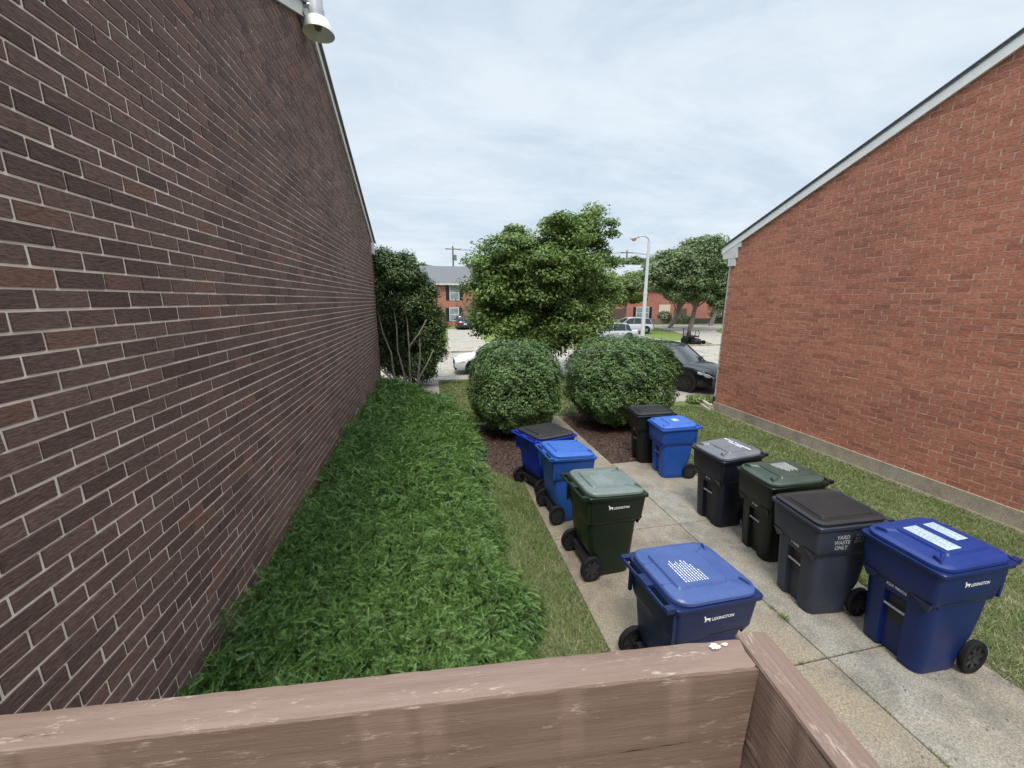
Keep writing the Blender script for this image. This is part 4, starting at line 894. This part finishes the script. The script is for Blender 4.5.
# black riding mower on the far verge
MW = thing('riding_mower', 'black riding mower standing on the far verge by the walkway', 'mower', (20.2,27.0,.0), R(-60))
mb = MB(); mb.loft([[(-.55,-.35,.35),(.55,-.40,.25),(.55,.40,.25),(-.55,.35,.35)],[(-.60,-.38,.55),(.5,-.35,.40),(.5,.35,.40),(-.60,.38,.55)]]); mb.build('chassis', M['black'], MW, 40)
mb = MB(); mb.loft([ring(-.2,.25,.25,.08,.55), ring(-.22,.27,.27,.08,.66)]); mb.loft([ring(-.28,-.16,.25,.05,.62), ring(-.38,-.28,.22,.04,1.02)]); mb.build('seat', M['black'], MW, 40)
for s in (-1,1):
    mb = MB(); mb.lathe([(.14,-.12),(.27,-.12),(.29,-.09),(.29,.09),(.27,.12),(.14,.12)], (-.35,s*.52,.29), 24, axis='y'); w_ = mb.build('wheel', M['tyre'], MW, 40); mb = MB(); mb.disc((-.35,s*.52,.29),(0,1,0),.15,.14,16); mb.build('rim', M['hub_grey'], w_)
    mb = MB(); mb.lathe([(.06,-.06),(.15,-.06),(.16,.0),(.15,.06),(.06,.06)], (.72,s*.42,.16), 18, axis='y'); mb.build('wheel', M['tyre'], MW, 40)
    mb = MB(); mb.tube([(.3,s*.35,.45),(.35,s*.36,.9),(.30,s*.2,1.08)], .028, 6); mb.build('lever', M['black'], MW, 40)
    mb = MB(); mb.box(-.5,.3,s*.40-.12,s*.40+.12,.52,.62); mb.build('fender', M['black'], MW)
mb = MB(); mb.loft([ring(.1,.62,.62,.12,.12), ring(.08,.64,.64,.12,.26)]); mb.build('cutting_deck', M['black'], MW, 40)
mb = MB(); mb.tube([(-.5,-.5,.5),(-.55,-.52,1.22),(-.55,.52,1.22),(-.5,.5,.5)], .03, 6); mb.build('roll_bar', M['black'], MW, 40)
mb = MB(); mb.loft([ring(-.75,-.38,.25,.06,.5), ring(-.72,-.40,.22,.06,.88)]); mb.build('engine', simple('grey engine', (.18,.18,.19), .5, .3, 20), MW, 40)

# street lamp
SL = thing('street_lamp', 'tall grey street lamp with curved arm behind the right shrub', 'street lamp', (15.6,26.6,0))
mb = MB(); mb.tube([(0,0,0),(0,0,4),(0,0,7.55)], [.16,.125,.09], 14); mb.disc((0,0,3.9),(0,0,1),.14,.12,14); mb.disc((0,0,.1),(0,0,1),.22,.2,14); mb.build('pole', simple('pale grey pole', (.50,.52,.53), .5, .08, 4), SL, 40)
mb = MB(); mb.tube([(0,0,7.5),(-.1,0,7.72),(-.35,0,7.86),(-.65,0,7.86),(-.85,0,7.80)], .04, 8); mb.build('arm', M['steel'], SL, 40)
mb = MB(); mb.loft([[(x, y*w_, z+dz) for y, z in ((-1,0),(-.7,.08),(0,.12),(.7,.08),(1,0),(.7,-.03),(-.7,-.03))] for x, w_, dz in ((-.78,.06,7.76),(-.95,.14,7.74),(-1.25,.15,7.68),(-1.45,.07,7.64))]); hd = mb.build('lamp_head', simple('grey lamp head', (.30,.31,.32), .5, .1), SL, 40)
t = NT('orange lens'); t.col((.75,.24,.12)); t.set(Roughness=.3)
mb = MB(); mb.loft([[(-1.2+math.cos(a)*r0, math.sin(a)*r0*.6, z) for a in [2*PI*i/14 for i in range(14)]] for r0, z in ((.20,7.69),(.19,7.60),(.12,7.52),(.03,7.49))]); mb.build('lens', t.mat, hd, 50)

# utility poles with their own wires
def upole(label, x, y, h, toY, arm=True):
    P = thing('utility_pole', label, 'utility pole', (x,y,0), 0, 'utility poles behind the far houses')
    m = MB(); m.tube([(0,0,0),(0,0,h)], [.20,.13], 10); m.build('pole', M['bark'], P, 40)
    m = MB(); m.box(-1.3,1.3,-.06,.06,h-.55,h-.42); m.build('crossarm', M['bark'], P)
    m = MB(); m.disc((.35,-.25,h-1.9),(0,0,1),.25,.9,12); m.build('transformer', M['gutter'], P, 40)
    for k_ in (-1.15,0,1.15):
        m = MB(); pts = []
        for i in range(13):
            t_ = i/12; pts.append((k_*(1-t_)+ (toY[0]-x+k_)*t_, (toY[1]-y)*t_, h-.35+(toY[2]-h)*t_-4*1.0*t_*(1-t_))); 
        m.tube(pts, .022, 4); m.build('wire', M['black'], P)
upole('utility pole with transformer above the far left house roof', 4.2, 70, 12.4, (37.7,72,12.8))
upole('utility pole with crossarm left of the street lamp', 37.7, 72, 12.8, (80,74,13))

# ------------------------------------------------------------------ houses across the street
def far_house(label, loc, W, D, eave, ridge, wins, doors=(), panels=(), roofmat=None, bed=0):
    Hs = thing('row_house', label, 'house', loc, 0, 'brick houses across the street')
    m = MB(); m.box(0,W,0,D,-.1,eave); m.build('wall', M['brick_far'], Hs)
    m = MB(); m.add([(-.3,-.45,eave-.05),(W+.3,-.45,eave-.05),(W+.3,D/2,ridge),(-.3,D/2,ridge),(-.3,D+.45,eave-.05),(W+.3,D+.45,eave-.05)], [(0,1,2,3),(3,2,5,4),(0,3,4),(1,5,2),(0,4,5,1)]); m.build('roof', roofmat or M['shingle'], Hs)
    m = MB(); m.box(-.3,W+.3,-.5,-.40,eave-.16,eave+.01); m.build('gutter', M['trim'], Hs)
    for (x, z, w_, h_, sh) in wins:
        m = MB(); m.box(x-w_/2-.07,x+w_/2+.07,-.06,.01,z-.08,z+h_+.07); wi = m.build('window', M['white'], Hs)
        m = MB(); m.box(x-w_/2,x+w_/2,-.066,-.02,z,z+h_/2-.03); m.box(x-w_/2,x+w_/2,-.066,-.02,z+h_/2+.03,z+h_); m.build('pane', M['paneblue'], wi)
        if sh:
            for s in (-1,1):
                m = MB(); xc = x+s*(w_/2+.07+.26); m.box(xc-.22,xc+.22,-.05,.01,z-.06,z+h_+.05); m.build('shutter', M['black'], Hs)
    for (x, w_) in doors:
        m = MB(); m.box(x-w_/2,x+w_/2,-.05,.01,.02,2.1); m.build('door', M['door'], Hs)
    for (x, w_) in panels:
        m = MB(); m.box(x-w_/2,x+w_/2,-.05,.01,.4,2.7); m.build('cream_panel', M['cream'], Hs)
    if bed:
        m = MB(); m.box(0,W,-3.6,0,-.1,.55); m.build('planting_bed', M['mulchbed'], Hs); m = MB(); m.box(-.02,W+.02,-3.85,-3.6,-.1,.75); m.build('retaining_wall', M['retain'], Hs)
    return Hs
M['paneblue'] = simple('reflecting pane', (.22,.27,.30), .12, .2, 2); M['door'] = simple('brown door', (.10,.07,.055), .6, .2); M['cream'] = simple('cream panel', (.62,.55,.42), .7, .08)
M['mulchbed'] = simple('mulched bed', (.10,.075,.06), .98, .5, 12, bump=1); M['retain'] = simple('reddish retaining wall', (.17,.13,.115), .95, .35, 6, bump=.6)
M['roofpale'] = simple('pale grey roof', (.30,.32,.34), .85, .12, 5)
far_house('red brick house beyond the far driveway with dark shutters', (-4.5,52.0,0), 16, 9, 5.45, 8.0, [(7.65,3.45,1.1,1.75,True),(7.55,.75,1.1,1.6,True),(3.6,3.45,1.1,1.75,False),(11.6,3.45,1.1,1.75,True)], [(5.4,1.0)])
far_house('long red brick house behind the street lamp with cream panels', (24.4,54.5,0), 24, 9, 5.3, 8.9, [(7.3,.7,2.0,1.6,True),(16.0,3.2,1.1,1.4,False),(20.5,.3,1.3,1.6,False)], [(3.3,2.6),(13.8,2.2)], [(1.2,1.0),(11.0,1.9)], M['roofpale'], bed=1)
far_house('low red brick house hidden behind the middle tree', (12.6,60,0), 11, 9, 5.0, 8.2, [(3,3.0,1.1,1.5,True),(7,3.0,1.1,1.5,True)], [(5,1.0)], (), M['roofpale'])
